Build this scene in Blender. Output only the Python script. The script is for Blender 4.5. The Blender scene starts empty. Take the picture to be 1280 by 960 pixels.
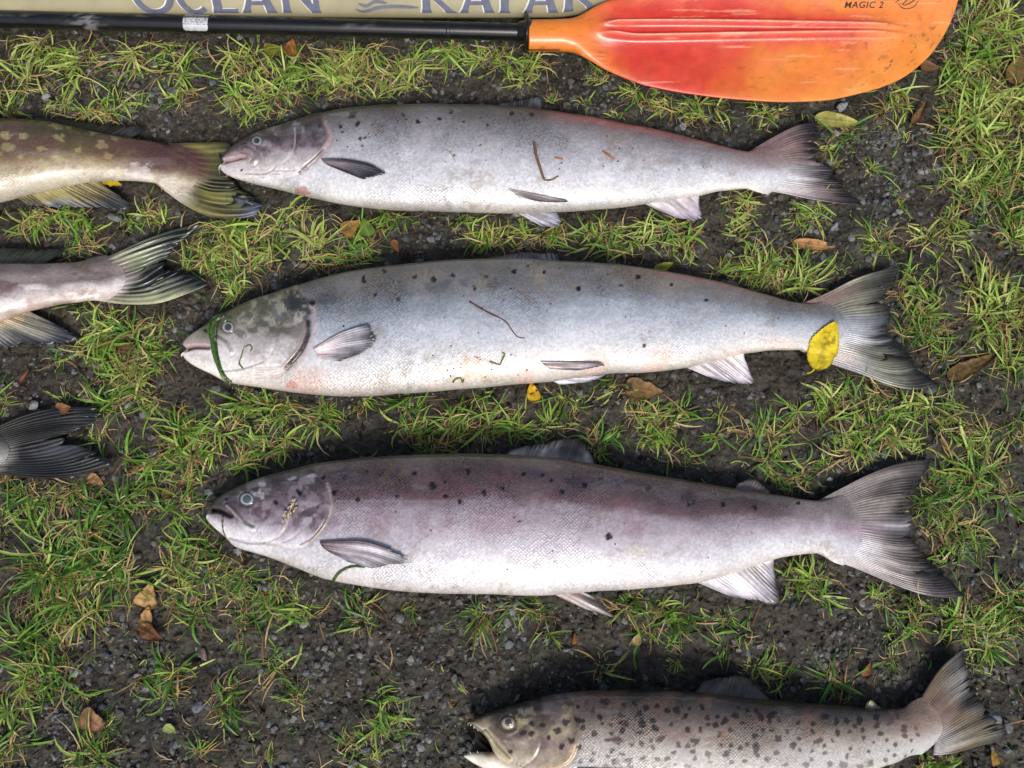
import bpy, math, random
import numpy as np

# ------------------------------------------------------------------ camera, sky, sun, exposure
SC = bpy.context.scene
COL = SC.collection
TILT = math.radians(12.0)
TANH = math.tan(math.radians(32.5))
DIST = 0.64 / TANH
cam_d = bpy.data.cameras.new("camera")
cam_d.sensor_width = 36.0
cam_d.lens = 18.0 / TANH
cam_d.clip_start = 0.02
cam_d.clip_end = 500.0
cam = bpy.data.objects.new("camera", cam_d)
COL.objects.link(cam)
CAM = np.array([0.0, -DIST * math.sin(TILT), DIST * math.cos(TILT)])
cam.location = CAM
cam.rotation_euler = (TILT, 0, 0)
SC.camera = cam

SUN_EL, SUN_AZ = math.radians(50), math.radians(168)      # light comes from the photographer's side
wd = bpy.data.worlds.new("World"); SC.world = wd; wd.use_nodes = True
nt = wd.node_tree; nt.nodes.clear()
sky = nt.nodes.new("ShaderNodeTexSky"); sky.sky_type = 'NISHITA'; sky.sun_disc = False
sky.sun_elevation = SUN_EL; sky.sun_rotation = SUN_AZ
sky.air_density = 1.0; sky.dust_density = 4.0; sky.ozone_density = 0.6
bg = nt.nodes.new("ShaderNodeBackground"); bg.inputs[1].default_value = 0.10
wo = nt.nodes.new("ShaderNodeOutputWorld")
nt.links.new(sky.outputs[0], bg.inputs[0]); nt.links.new(bg.outputs[0], wo.inputs[0])
sd = bpy.data.lights.new("sun", 'SUN'); sd.energy = 2.3; sd.angle = math.radians(14); sd.color = (1.0, 0.965, 0.91)
so = bpy.data.objects.new("sun", sd); COL.objects.link(so)
so.location = (0.5, -2, 3)
# sun azimuth measured clockwise from +Y
sx, sy, sz = math.sin(SUN_AZ) * math.cos(SUN_EL), math.cos(SUN_AZ) * math.cos(SUN_EL), math.sin(SUN_EL)
from mathutils import Vector
so.rotation_euler = Vector((sx, sy, sz)).to_track_quat('Z', 'Y').to_euler()
SC.view_settings.view_transform = 'Standard'
SC.view_settings.look = 'None'
SC.view_settings.exposure = 0.2
SC.view_settings.gamma = 1.0
SC.cycles.max_bounces = 5; SC.cycles.diffuse_bounces = 3; SC.cycles.glossy_bounces = 2; SC.cycles.transmission_bounces = 2; SC.cycles.transparent_max_bounces = 4
SC.cycles.caustics_reflective = False; SC.cycles.caustics_refractive = False

RNG = np.random.default_rng(7)
random.seed(7)

# ------------------------------------------------------------------ helpers
def P(px, py, z=0.0):
    """photo position (1280x960) -> ground-plan position at height z (metres)"""
    px = np.asarray(px, float); py = np.asarray(py, float); z = np.asarray(z, float)
    dx = (px - 640) / 640 * TANH; dy = (480 - py) / 640 * TANH
    c, s = math.cos(TILT), math.sin(TILT)
    wy = dy * c + s; wz = dy * s - c
    t = (z - CAM[2]) / wz
    return np.stack(np.broadcast_arrays(CAM[0] + dx * t, CAM[1] + wy * t, z), -1)

def to_px(p):
    d = p - CAM; c, s = math.cos(TILT), math.sin(TILT)
    yy = d[..., 1]*c + d[..., 2]*s; zz = -d[..., 1]*s + d[..., 2]*c
    return 640 + d[..., 0]/-zz/TANH*640, 480 - yy/-zz/TANH*640

def lin(c):
    c = np.asarray(c, float) / 255.0
    return np.where(c <= 0.04045, c / 12.92, ((c + 0.055) / 1.055) ** 2.4)

def sstep(a, b, x):
    t = np.clip((x - a) / (b - a), 0, 1)
    return t * t * (3 - 2 * t)

def pchip(xk, yk, x):
    xk = np.asarray(xk, float); yk = np.asarray(yk, float)
    h = np.diff(xk); d = np.diff(yk) / h
    m = np.zeros_like(yk)
    for i in range(1, len(xk) - 1):
        if d[i - 1] * d[i] > 0:
            w1 = 2 * h[i] + h[i - 1]; w2 = h[i] + 2 * h[i - 1]
            m[i] = (w1 + w2) / (w1 / d[i - 1] + w2 / d[i])
    m[0] = d[0]; m[-1] = d[-1]
    i = np.clip(np.searchsorted(xk, x) - 1, 0, len(h) - 1)
    t = (x - xk[i]) / h[i]
    return ((2*t**3 - 3*t**2 + 1) * yk[i] + (t**3 - 2*t**2 + t) * h[i] * m[i]
            + (-2*t**3 + 3*t**2) * yk[i+1] + (t**3 - t**2) * h[i] * m[i+1])

def smooth_line(pts, n):
    """Catmull-Rom through pts resampled to n points of even arc length"""
    p = np.asarray(pts, float)
    if len(p) == 2:
        t = np.linspace(0, 1, n)[:, None]
        return p[0] * (1 - t) + p[1] * t
    q = np.vstack([2 * p[0] - p[1], p, 2 * p[-1] - p[-2]])
    out = []
    for i in range(1, len(q) - 2):
        for t in np.linspace(0, 1, 12, endpoint=False):
            a, b, c, d = q[i-1], q[i], q[i+1], q[i+2]
            out.append(0.5 * (2*b + (c-a)*t + (2*a-5*b+4*c-d)*t*t + (3*b-a-3*c+d)*t**3))
    out.append(p[-1]); out = np.array(out)
    s = np.concatenate([[0], np.cumsum(np.linalg.norm(np.diff(out, axis=0), axis=1))])
    u = np.linspace(0, s[-1], n)
    return np.stack([np.interp(u, s, out[:, k]) for k in range(out.shape[1])], -1)

_tab = np.random.default_rng(3).random((256, 256))
def vnoise(x, y, seed=0):
    x = np.asarray(x, float) + seed * 17.3; y = np.asarray(y, float) + seed * 31.7
    xi = np.floor(x).astype(int); yi = np.floor(y).astype(int)
    fx = x - xi; fy = y - yi
    fx = fx*fx*(3-2*fx); fy = fy*fy*(3-2*fy)
    g = lambda a, b: _tab[a % 256, b % 256]
    return (g(xi, yi)*(1-fx)*(1-fy) + g(xi+1, yi)*fx*(1-fy) + g(xi, yi+1)*(1-fx)*fy + g(xi+1, yi+1)*fx*fy)
def fbm(x, y, sc, seed=0, o=4):
    s = 0; a = 0.5; n = 0
    for k in range(o):
        s = s + a * vnoise(x / sc, y / sc, seed + k); n += a; a *= 0.5; sc = sc / 2.03
    return s / n            # 0..1

def dpoly(x, y, pts, n=40):
    """distance to a smooth polyline and side (+ = left of a line drawn downwards)"""
    q = smooth_line(pts, n)
    best = np.full(np.shape(x), 1e9); side = np.zeros(np.shape(x)); par = np.zeros(np.shape(x))
    for i in range(n - 1):
        ax, ay = q[i]; bx, by = q[i+1]
        dx, dy = bx-ax, by-ay; L = dx*dx+dy*dy+1e-9
        t = np.clip(((x-ax)*dx + (y-ay)*dy)/L, 0, 1)
        d = np.hypot(x-ax-t*dx, y-ay-t*dy)
        m = d < best
        best = np.where(m, d, best)
        side = np.where(m, np.sign(dx*(y-ay) - dy*(x-ax)), side)
        par = np.where(m, (i + t)/(n-1), par)
    return best, side, par

def inpoly(x, y, poly):
    poly = np.asarray(poly, float); r = np.zeros(np.shape(x), bool)
    j = len(poly) - 1
    for i in range(len(poly)):
        xi, yi = poly[i]; xj, yj = poly[j]
        c = ((yi > y) != (yj > y)) & (x < (xj-xi)*(y-yi)/(yj-yi+1e-12) + xi)
        r ^= c; j = i
    return r

ORG = {}
def mk(name, V, F, mat, parent=None, col=None, smooth=True, attrs=None, label=None, cat=None, group=None, kind=None, origin=None):
    V = np.asarray(V, float).reshape(-1, 3)
    o0 = np.array(origin, float) if origin is not None else np.array([V[:, 0].mean(), V[:, 1].mean(), V[:, 2].min()])
    me = bpy.data.meshes.new(name)
    if isinstance(F, np.ndarray):
        F = [F]
    if len(F) and isinstance(F[0], np.ndarray):
        tot = np.concatenate([np.full(len(f), f.shape[1]) for f in F]); idx = np.concatenate([f.ravel() for f in F])
    else:
        tot = np.array([len(f) for f in F]); idx = np.array([i for f in F for i in f])
    me.vertices.add(len(V)); me.vertices.foreach_set("co", (V - o0).astype(np.float32).ravel())
    me.loops.add(len(idx)); me.loops.foreach_set("vertex_index", idx.astype(np.int32))
    me.polygons.add(len(tot))
    me.polygons.foreach_set("loop_start", np.concatenate([[0], np.cumsum(tot)[:-1]]).astype(np.int32))
    me.polygons.foreach_set("use_smooth", np.full(len(tot), smooth))
    me.update(calc_edges=True); me.validate()
    if col is not None:
        c = np.ones((len(V), 4), np.float32); c[:, :3] = np.asarray(col).reshape(-1, 3)
        a = me.color_attributes.new("Col", 'FLOAT_COLOR', 'POINT'); a.data.foreach_set("color", c.ravel())
    for k, v in (attrs or {}).items():
        v = np.asarray(v, np.float32)
        if v.ndim == 1:
            a = me.attributes.new(k, 'FLOAT', 'POINT'); a.data.foreach_set("value", v)
        else:
            a = me.attributes.new(k, 'FLOAT_VECTOR', 'POINT'); a.data.foreach_set("vector", v.ravel())
    me.materials.append(mat)
    o = bpy.data.objects.new(name, me); COL.objects.link(o)
    ORG[o.name] = o0
    if parent is not None:
        o.parent = parent; o.location = o0 - ORG[parent.name]
    else:
        o.location = o0
    tag(o, label, cat, group, kind)
    return o

def tag(o, label=None, cat=None, group=None, kind=None):
    if label: o["label"] = label
    if cat: o["category"] = cat
    if group: o["group"] = group
    if kind: o["kind"] = kind

def empty(name, loc, label, cat, group=None):
    o = bpy.data.objects.new(name, None); COL.objects.link(o)
    o.location = loc; o.empty_display_size = 0.05
    ORG[o.name] = np.array(loc, float)
    tag(o, label, cat, group); return o

def gridfaces(nr, nc, wrap=False):
    r = np.arange(nr - 1)[:, None]; c = np.arange(nc if wrap else nc - 1)[None, :]
    a = r * nc + c; b = r * nc + (c + 1) % nc
    return np.stack([a, b, b + nc, a + nc], -1).reshape(-1, 4)

def tube(pts, rad, n=8):
    pts = np.asarray(pts, float); m = len(pts)
    rad = np.broadcast_to(np.asarray(rad, float), (m,))
    T = np.gradient(pts, axis=0); T /= np.linalg.norm(T, axis=1)[:, None] + 1e-12
    up = np.array([0, 0, 1.0]) if abs(T[0][2]) < 0.9 else np.array([0, 1.0, 0])
    S = np.cross(T, up); S /= np.linalg.norm(S, axis=1)[:, None] + 1e-12
    U = np.cross(S, T)
    a = np.linspace(0, 2*np.pi, n, endpoint=False)
    V = pts[:, None] + rad[:, None, None] * (np.cos(a)[None, :, None]*S[:, None] + np.sin(a)[None, :, None]*U[:, None])
    V = V.reshape(-1, 3)
    V = np.vstack([V, pts[0], pts[-1]])
    F = gridfaces(m, n, True)
    k = np.arange(n); k2 = (k+1) % n
    C0 = np.stack([np.full(n, m*n), k2, k], -1); C1 = np.stack([np.full(n, m*n+1), (m-1)*n+k, (m-1)*n+k2], -1)
    return V, [F, np.vstack([C0, C1])]

# ------------------------------------------------------------------ materials
def newmat(name):
    m = bpy.data.materials.new(name); m.use_nodes = True
    t = m.node_tree; b = t.nodes["Principled BSDF"]
    return m, t, b
def N(t, typ, **kw):
    n = t.nodes.new(typ)
    for k, v in kw.items():
        if k.startswith("i_"): n.inputs[int(k[2:]) if k[2:].isdigit() else k[2:]].default_value = v
        else: setattr(n, k, v)
    return n
def math_n(t, op, a, b=None, clamp=False):
    n = t.nodes.new("ShaderNodeMath"); n.operation = op; n.use_clamp = clamp
    for i, v in enumerate((a, b)):
        if v is None: continue
        if isinstance(v, (int, float)): n.inputs[i].default_value = v
        else: t.links.new(v, n.inputs[i])
    return n.outputs[0]
def attr(t, name):
    return N(t, "ShaderNodeAttribute", attribute_name=name)
def mixc(t, typ, fac, a, b):
    n = t.nodes.new("ShaderNodeMix"); n.data_type = 'RGBA'; n.blend_type = typ
    for s, v in ((n.inputs[0], fac), (n.inputs[6], a), (n.inputs[7], b)):
        if isinstance(v, (int, float, tuple)): s.default_value = v
        else: t.links.new(v, s)
    return n.outputs[2]
def rampf(t, src, a, b, lo=0.0, hi=1.0):
    n = t.nodes.new("ShaderNodeMapRange"); n.interpolation_type = 'SMOOTHSTEP'
    t.links.new(src, n.inputs[0])
    for i, v in enumerate((a, b, lo, hi)): n.inputs[i+1].default_value = v
    return n.outputs[0]

def fish_mat(name, bump=0.5, edge=0.35, metal=0.25, rough=0.36):
    m, t, b = newmat(name)
    c = attr(t, "Col"); uv = attr(t, "suv"); mk_ = attr(t, "smask")
    vo = N(t, "ShaderNodeTexVoronoi", voronoi_dimensions='2D', feature='F1'); vo.inputs["Scale"].default_value = 1.0; vo.inputs["Randomness"].default_value = 0.42
    t.links.new(uv.outputs["Vector"], vo.inputs["Vector"])
    sep = N(t, "ShaderNodeSeparateColor"); t.links.new(vo.outputs["Color"], sep.inputs[0])
    ed = rampf(t, vo.outputs["Distance"], 0.34, 0.66)
    tex = N(t, "ShaderNodeTexCoord")
    no = N(t, "ShaderNodeTexNoise"); no.inputs["Scale"].default_value = 55; no.inputs["Detail"].default_value = 3
    t.links.new(tex.outputs["Object"], no.inputs["Vector"])
    nz = rampf(t, no.outputs["Fac"], 0.35, 0.7, 0.55, 1.25)
    edm = math_n(t, 'MULTIPLY', math_n(t, 'MULTIPLY', ed, mk_.outputs["Fac"]), math_n(t, 'MULTIPLY', nz, edge))
    c1 = mixc(t, 'MULTIPLY', edm, c.outputs["Color"], (0.18, 0.18, 0.22, 1))
    # random brightness per scale: sparkle put into the colour
    jit = math_n(t, 'ADD', 0.90, math_n(t, 'MULTIPLY', sep.outputs[0], 0.2))
    jm = mixc(t, 'MIX', mk_.outputs["Fac"], (1, 1, 1, 1), (1, 1, 1, 1))
    hs = N(t, "ShaderNodeHueSaturation"); t.links.new(c1, hs.inputs["Color"]); t.links.new(jit, hs.inputs["Value"])
    n2 = N(t, "ShaderNodeTexNoise"); n2.inputs["Scale"].default_value = 260; n2.inputs["Detail"].default_value = 3
    t.links.new(tex.outputs["Object"], n2.inputs["Vector"])
    v2 = rampf(t, n2.outputs["Fac"], 0.3, 0.7, 0.9, 1.07)
    hs2 = N(t, "ShaderNodeHueSaturation"); t.links.new(hs.outputs[0], hs2.inputs["Color"]); t.links.new(v2, hs2.inputs["Value"])
    t.links.new(hs2.outputs[0], b.inputs["Base Color"])
    t.links.new(math_n(t, 'MULTIPLY', mk_.outputs["Fac"], metal), b.inputs["Metallic"])
    rr = math_n(t, 'ADD', math_n(t, 'MULTIPLY', sep.outputs[1], 0.14), rough - 0.07)
    t.links.new(rr, b.inputs["Roughness"])
    b.inputs["Specular IOR Level"].default_value = 0.55
    b.inputs["Coat Weight"].default_value = 0.4; b.inputs["Coat Roughness"].default_value = 0.12
    b.inputs["Subsurface Weight"].default_value = 0.0
    hgt = math_n(t, 'MULTIPLY', math_n(t, 'SUBTRACT', 1.0, ed), mk_.outputs["Fac"])
    tl = math_n(t, 'MULTIPLY', math_n(t, 'MULTIPLY', sep.outputs[2], 0.9), mk_.outputs["Fac"])
    hgt = math_n(t, 'ADD', math_n(t, 'ADD', hgt, tl), math_n(t, 'MULTIPLY', no.outputs["Fac"], 0.5))
    bp = N(t, "ShaderNodeBump"); bp.inputs["Strength"].default_value = bump; bp.inputs["Distance"].default_value = 0.0012
    t.links.new(hgt, bp.inputs["Height"]); t.links.new(bp.outputs[0], b.inputs["Normal"])
    return m

def col_mat(name, rough=0.5, spec=0.5, noise=0.0, nscale=120, bump=0.0, bscale=200, trans=0.0, coat=0.0, metal=0.0, bdist=0.001):
    """vertex-coloured surface with a little procedural grain"""
    m, t, b = newmat(name)
    c = attr(t, "Col"); src = c.outputs["Color"]
    tex = N(t, "ShaderNodeTexCoord")
    if noise:
        no = N(t, "ShaderNodeTexNoise"); no.inputs["Scale"].default_value = nscale; no.inputs["Detail"].default_value = 3
        t.links.new(tex.outputs["Object"], no.inputs["Vector"])
        v = rampf(t, no.outputs["Fac"], 0.3, 0.7, 1-noise, 1+noise)
        hs = N(t, "ShaderNodeHueSaturation"); t.links.new(src, hs.inputs["Color"]); t.links.new(v, hs.inputs["Value"]); src = hs.outputs[0]
    t.links.new(src, b.inputs["Base Color"])
    b.inputs["Roughness"].default_value = rough; b.inputs["Specular IOR Level"].default_value = spec
    b.inputs["Coat Weight"].default_value = coat; b.inputs["Coat Roughness"].default_value = 0.15; b.inputs["Metallic"].default_value = metal
    if bump:
        n2 = N(t, "ShaderNodeTexNoise"); n2.inputs["Scale"].default_value = bscale; n2.inputs["Detail"].default_value = 3
        t.links.new(tex.outputs["Object"], n2.inputs["Vector"])
        bp = N(t, "ShaderNodeBump"); bp.inputs["Strength"].default_value = bump; bp.inputs["Distance"].default_value = bdist
        t.links.new(n2.outputs["Fac"], bp.inputs["Height"]); t.links.new(bp.outputs[0], b.inputs["Normal"])
    if trans:
        tr = N(t, "ShaderNodeBsdfTranslucent"); t.links.new(src, tr.inputs["Color"])
        mx = N(t, "ShaderNodeMixShader"); mx.inputs[0].default_value = trans
        out = t.nodes["Material Output"]
        t.links.new(b.outputs[0], mx.inputs[1]); t.links.new(tr.outputs[0], mx.inputs[2]); t.links.new(mx.outputs[0], out.inputs[0])
    return m

M_SALMON = fish_mat("silver_scales", 0.30, 0.42, 0.2, 0.36)
M_TROUT = fish_mat("trout_scales", 0.45, 0.6, 0.2, 0.36)
M_PIKE = fish_mat("pike_skin", 0.35, 0.16, 0.05, 0.34)
M_FIN = col_mat("fin_membrane", 0.36, 0.5, 0.12, 160, 0.25, 400, 0.12, 0.25)
M_EYE = col_mat("fish_eye", 0.12, 0.6, 0.05, 300, 0, 0, 0, 0.8)
M_JAW = col_mat("jaw_skin", 0.35, 0.5, 0.15, 140, 0.3, 300, 0, 0.3)
M_GRASS = col_mat("grass_blades", 0.42, 0.45, 0.12, 150, 0.0, 0, 0.28)
M_DRY = col_mat("dry_grass", 0.6, 0.3, 0.15, 150, 0.0, 0, 0.15)
M_STONE = col_mat("gravel_stone", 0.6, 0.4, 0.3, 260, 0.6, 500, 0, 0, 0, 0.0008)
M_CRUMB = col_mat("soil_crumbs", 0.8, 0.25, 0.35, 250, 0.7, 500)
M_LEAF = col_mat("fallen_leaf", 0.5, 0.35, 0.14, 110, 0.4, 180, 0.18)
M_BIT = col_mat("plant_bits", 0.6, 0.3, 0.2, 300, 0.3, 400)
M_WEED = col_mat("wet_weed", 0.25, 0.6, 0.25, 300, 0.3, 300, 0.1, 0.4)
M_BLADE = col_mat("moulded_plastic", 0.34, 0.45, 0.08, 60, 0.2, 220, 0.0, 0.15)
M_SHAFT = col_mat("black_shaft", 0.3, 0.5, 0.3, 60, 0.08, 200, 0, 0.15)
M_HULL = col_mat("kayak_plastic", 0.5, 0.4, 0.06, 40, 0.2, 300)
M_PRINT = col_mat("print_ink", 0.55, 0.3, 0.12, 120)
M_FOIL = col_mat("foil_sticker", 0.3, 0.5, 0.1, 200, 0, 0, 0, 0, 0.35)

# soil
M_SOIL, t, b = newmat("damp_soil")
tc = N(t, "ShaderNodeTexCoord")
n1 = N(t, "ShaderNodeTexNoise"); n1.inputs["Scale"].default_value = 9; n1.inputs["Detail"].default_value = 8; n1.inputs["Roughness"].default_value = 0.65
n2 = N(t, "ShaderNodeTexNoise"); n2.inputs["Scale"].default_value = 140; n2.inputs["Detail"].default_value = 3
v3 = N(t, "ShaderNodeTexVoronoi"); v3.inputs["Scale"].default_value = 190
for n in (n1, n2, v3): t.links.new(tc.outputs["Object"], n.inputs["Vector"])
cr = N(t, "ShaderNodeValToRGB"); e = cr.color_ramp.elements
e[0].position = 0.3; e[0].color = (0.017, 0.0155, 0.012, 1); e[1].position = 0.72; e[1].color = (0.062, 0.056, 0.042, 1)
t.links.new(n1.outputs["Fac"], cr.inputs[0])
vv = rampf(t, n2.outputs["Fac"], 0.3, 0.72, 0.55, 1.5)
hs = N(t, "ShaderNodeHueSaturation"); t.links.new(cr.outputs[0], hs.inputs["Color"]); t.links.new(vv, hs.inputs["Value"])
t.links.new(hs.outputs[0], b.inputs["Base Color"])
b.inputs["Roughness"].default_value = 0.72; b.inputs["Specular IOR Level"].default_value = 0.35
hh = math_n(t, 'ADD', math_n(t, 'MULTIPLY', n2.outputs["Fac"], 1.0), math_n(t, 'MULTIPLY', v3.outputs["Distance"], 0.5))
bp = N(t, "ShaderNodeBump"); bp.inputs["Strength"].default_value = 0.9; bp.inputs["Distance"].default_value = 0.003
t.links.new(hh, bp.inputs["Height"]); t.links.new(bp.outputs[0], b.inputs["Normal"])

# ------------------------------------------------------------------ ground
def ground_h(x, y):
    """soil height (m) from plan position in metres"""
    X = x * 1000; Y = y * 1000
    h = (fbm(X, Y, 160, 1, 3) - 0.5) * 0.014 + (fbm(X, Y, 26, 5, 3) - 0.5) * 0.009 + (fbm(X, Y, 9, 9, 3) - 0.5) * 0.008
    return h - 0.005
def axis(lo, hi, step, far):
    a = list(np.arange(lo, hi, step)); s = step
    x = lo; left = []
    while x > -far: s *= 1.25; x -= s; left.append(x)
    s = step; x = a[-1]; right = []
    while x < far: s *= 1.25; x += s; right.append(x)
    return np.array(left[::-1] + a + right)
gx = axis(-0.72, 0.72, 0.0042, 60); gy = axis(-0.53, 0.62, 0.0042, 60)
GX, GY = np.meshgrid(gx, gy)
near = np.exp(-(np.maximum(np.abs(GX) - 2, 0) + np.maximum(np.abs(GY) - 2, 0)))
GZ = ground_h(GX, GY) * near - 0.005 * (1 - near)
mk("ground", np.stack([GX, GY, GZ], -1), gridfaces(len(gy), len(gx)), M_SOIL, label="dark damp soil with crumbs under the fish and grass", kind="structure", origin=(0, 0, 0))

OCC = []            # plan outlines (photo pixels) where no tuft may root

# ------------------------------------------------------------------ fish
WU = [0, .02, .06, .12, .2, .32, .45, .6, .75, .88, .945, .98, 1]
WV = [.10, .24, .42, .62, .82, .96, 1, .93, .68, .38, .19, .07, .012]
class Fish: pass

def ramp(f, stops):
    fs = [s[0] for s in stops]; cs = lin([s[1] for s in stops])
    return np.stack([np.interp(f, fs, cs[:, k]) for k in range(3)], -1)
def blend(c, col, m):
    return c * (1 - m[..., None]) + lin(col) * m[..., None]
def spot(XP, YP, x, y, r, seed, el=1.0, ang=0.0):
    dx, dy = XP - x, YP - y
    c, s = math.cos(ang), math.sin(ang)
    d = np.hypot((dx*c + dy*s)/el, -dx*s + dy*c)
    d = d + (fbm(XP, YP, 4.0, seed, 2) - 0.5) * r * 1.3
    return 1 - sstep(r*0.68, r*1.0, d)

def make_fish(name, label, top, bot, wmax, paint, mat, head_x, sculpt=None, notch=None, cat="fish", group=None,
              nu=126, step_h=1.05, step_b=2.0, lift=0.004, lift_tail=0.0138, pitch=(4.7, 4.0), zq=0.64, wv=None, tail_k=1.0, sdark=1.0):
    fo = Fish(); fo.name = name
    tx, ty = np.array(top, float).T; bx, by = np.array(bot, float).T
    x0, x1 = tx[0], tx[-1]
    ease = x0 + (head_x - x0) * np.linspace(0, 1, int((head_x - x0)/step_h))**1.35
    X = np.concatenate([ease, np.arange(head_x + step_b, x1, step_b), [x1]])
    fo.T = lambda x: pchip(tx, ty, x); fo.B = lambda x: pchip(bx, by, x)
    w_of = lambda x: wmax * np.interp((x - x0)/(x1 - x0), WU, wv or WV) / 1000.0
    l_of = lambda x: np.interp((x - x0)/(x1 - x0), [0, .12, .8, 1], [lift + 0.008, lift, lift, lift_tail])
    zc_of = lambda x: 0.78 * w_of(x) + l_of(x)
    a = np.concatenate([np.linspace(0, math.pi, nu), np.linspace(math.pi, 2*math.pi, 22)[1:-1]])
    f = (1 - np.cos(a)) / 2; s = np.sin(a)
    zz = np.where(s >= 0, np.abs(s)**zq, -0.78*np.abs(s)**0.9)
    wob = lambda sd_: 2.2*(fbm(X, X*0 + sd_, 34, 7, 3) - .5)*sstep(head_x - 40, head_x + 60, X)
    wT, wB = wob(3 + x0), wob(9 + x0)
    Ta, Ba = fo.T(X), fo.B(X)
    ZC = np.repeat(zc_of(X)[:, None], len(a), 1)
    Z = zc_of(X)[:, None] + w_of(X)[:, None] * zz[None, :]
    XP = np.repeat(X[:, None], len(a), 1)
    for it in range(4):                        # the seen outline, bulge included, follows the traced one
        YP = Ta[:, None] + (Ba - Ta)[:, None] * f[None, :]
        xy = P(XP, YP, ZC)
        PX, PY = to_px(np.stack([xy[..., 0], xy[..., 1], Z], -1))
        Ta = Ta + (fo.T(X) + wT - PY.min(1)); Ba = Ba + (fo.B(X) + wB - PY.max(1))
    YP = Ta[:, None] + (Ba - Ta)[:, None] * f[None, :]
    xy = P(XP, YP, ZC); PX, PY = to_px(np.stack([xy[..., 0], xy[..., 1], Z], -1))
    PX = np.clip(PX, x0, x1 + 20)
    def relief(x, y):
        x = np.atleast_1d(np.asarray(x, float)); y = np.atleast_1d(np.asarray(y, float))
        d = (fbm(x, y, 60, 3, 2) - 0.5) * 0.003
        if sculpt: d = d + sculpt(x, y, x*0)[0] / 1000.0
        return d
    def hz(x, y):
        """height of the skin seen at a photo position"""
        x, y = np.broadcast_arrays(np.asarray(x, float), np.asarray(y, float)); sh = x.shape
        x = np.atleast_1d(x).astype(float); y = np.atleast_1d(y).astype(float)
        xb, yb = x.copy(), y.copy()
        for it in range(9):
            xc = np.clip(xb, x0, x1)
            tt, bb = np.interp(xc, X, Ta), np.interp(xc, X, Ba)
            c = np.clip(1 - 2*(yb - tt)/(bb - tt + 1e-6), -1, 1)
            z = zc_of(xc) + w_of(xc) * (1 - c*c)**(zq/2)
            q = P(xb, yb, zc_of(xc)); q[..., 2] = z
            px, py = to_px(q)
            xb = xb + 0.8*(x - px); yb = np.clip(yb + 0.8*(y - py), tt - 2, bb + 2)
        return np.reshape(z + relief(x, y) * (1 - c*c)**0.25, sh)
    fo.lt = lift_tail; fo.hz = hz; fo.zc = zc_of; fo.paint = paint; fo.x1 = x1; fo.tk = tail_k
    up = np.clip(s, 0, 1)[None, :]**0.5
    FR = np.clip((PY - fo.T(PX)) / (fo.B(PX) - fo.T(PX) + 1e-6), 0, 1)
    FR = np.where(s[None, :] >= -1e-6, FR, f[None, :]); 
    PX = np.where(s[None, :] >= -1e-6, PX, XP); PY = np.where(s[None, :] >= -1e-6, PY, YP)
    cc_ = (np.cos(a)[None, :])**2
    XQ = XP - 26*tail_k*cc_*sstep(x1 - 70, x1, XP)
    if notch:
        ym, A, sg, L = notch
        XQ = XQ + A*np.exp(-((PY - ym)/sg)**2)*np.exp(-(XP - x0)/L)
    dz = (fbm(PX, PY, 60, 3, 2) - 0.5) * 0.003 * up
    smask = sstep(head_x - 14, head_x + 4, PX)
    if sculpt:
        d_, smask = sculpt(PX, PY, smask)
        dz = dz + d_ * up / 1000.0
    smask = smask*(1 - 0.75*sstep(x1 - 26, x1 - 2, XQ + 10*(fbm(PX, PY, 6, 8, 2)-.5)))
    smask = smask*(0.15 + 0.95*sstep(.34, .66, fbm(PX, PY, 46, 15, 5)))*(1.45 - 0.95*sstep(.15, .6, FR) + 0.35*sstep(.7, .9, FR))
    xy = P(XQ, YP, ZC)
    V = np.stack([xy[..., 0], xy[..., 1], Z + dz], -1)
    # scale lattice
    ring = np.linalg.norm(np.diff(V, axis=1), axis=-1)
    arc = np.concatenate([np.zeros((len(X), 1)), np.cumsum(ring, 1)], 1) * 1000
    arc = arc - arc[:, nu//2][:, None]
    taper = np.interp((X - x0)/(x1 - x0), [0, .5, .8, 1], [1, 1, 0.85, 0.62])[:, None]
    al = np.cumsum(np.concatenate([[0], np.diff(X)]) / taper[:, 0])[:, None]
    al = al + 7*(fbm(XP, YP, 60, 22, 3) - .5); arc = arc + 6*(fbm(XP, YP, 70, 24, 3) - .5)
    suv = np.stack([al/pitch[0] + arc/pitch[1]/taper, al/pitch[0] - arc/pitch[1]/taper, np.zeros_like(arc)], -1)
    col = paint(PX, PY, FR, fo)
    XP, YP = PX, PY
    sm_ = sstep(.60, .74, fbm(XP, YP*1.4, 34, 201, 5))*sstep(.45, .6, fbm(XP, YP, 7, 203, 3))
    col = blend(col, (128, 108, 82), sm_*.34)
    col = blend(col, (206, 204, 208), sstep(.62, .7, fbm(XP*.35, YP*1.3, 16, 205, 4))*.07*(1-sstep(.6, .9, FR)))
    col = col*(1 + .22*(fbm(XP*.6, YP, 11, 71, 4) - .5) + .16*(fbm(XP*.25, YP*1.6, 12, 73, 3) - .5) + .20*(fbm(XP, YP, 5, 75, 2) - .5)*np.clip(1.2-FR, .3, 1))[..., None]
    nC = len(a)
    Vf = V.reshape(-1, 3)
    cen = Vf[-nC:].mean(0)
    Vf = np.vstack([Vf, cen])
    k = np.arange(nC); base = (len(X)-1)*nC
    cap = np.stack([base + k, base + (k+1) % nC, np.full(nC, len(Vf)-1)], -1)
    colf = np.vstack([col.reshape(-1, 3), col[-1].mean(0)])
    suvf = np.vstack([suv.reshape(-1, 3), suv[-1, 0]])
    smf = np.append(smask.ravel(), 1.0)
    xm = 0.5*(max(x0, -400) + x1)
    root = empty(name, tuple(P(xm, (fo.T(xm)+fo.B(xm))/2, 0.0)), label, cat, group)
    fo.root = root
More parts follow.
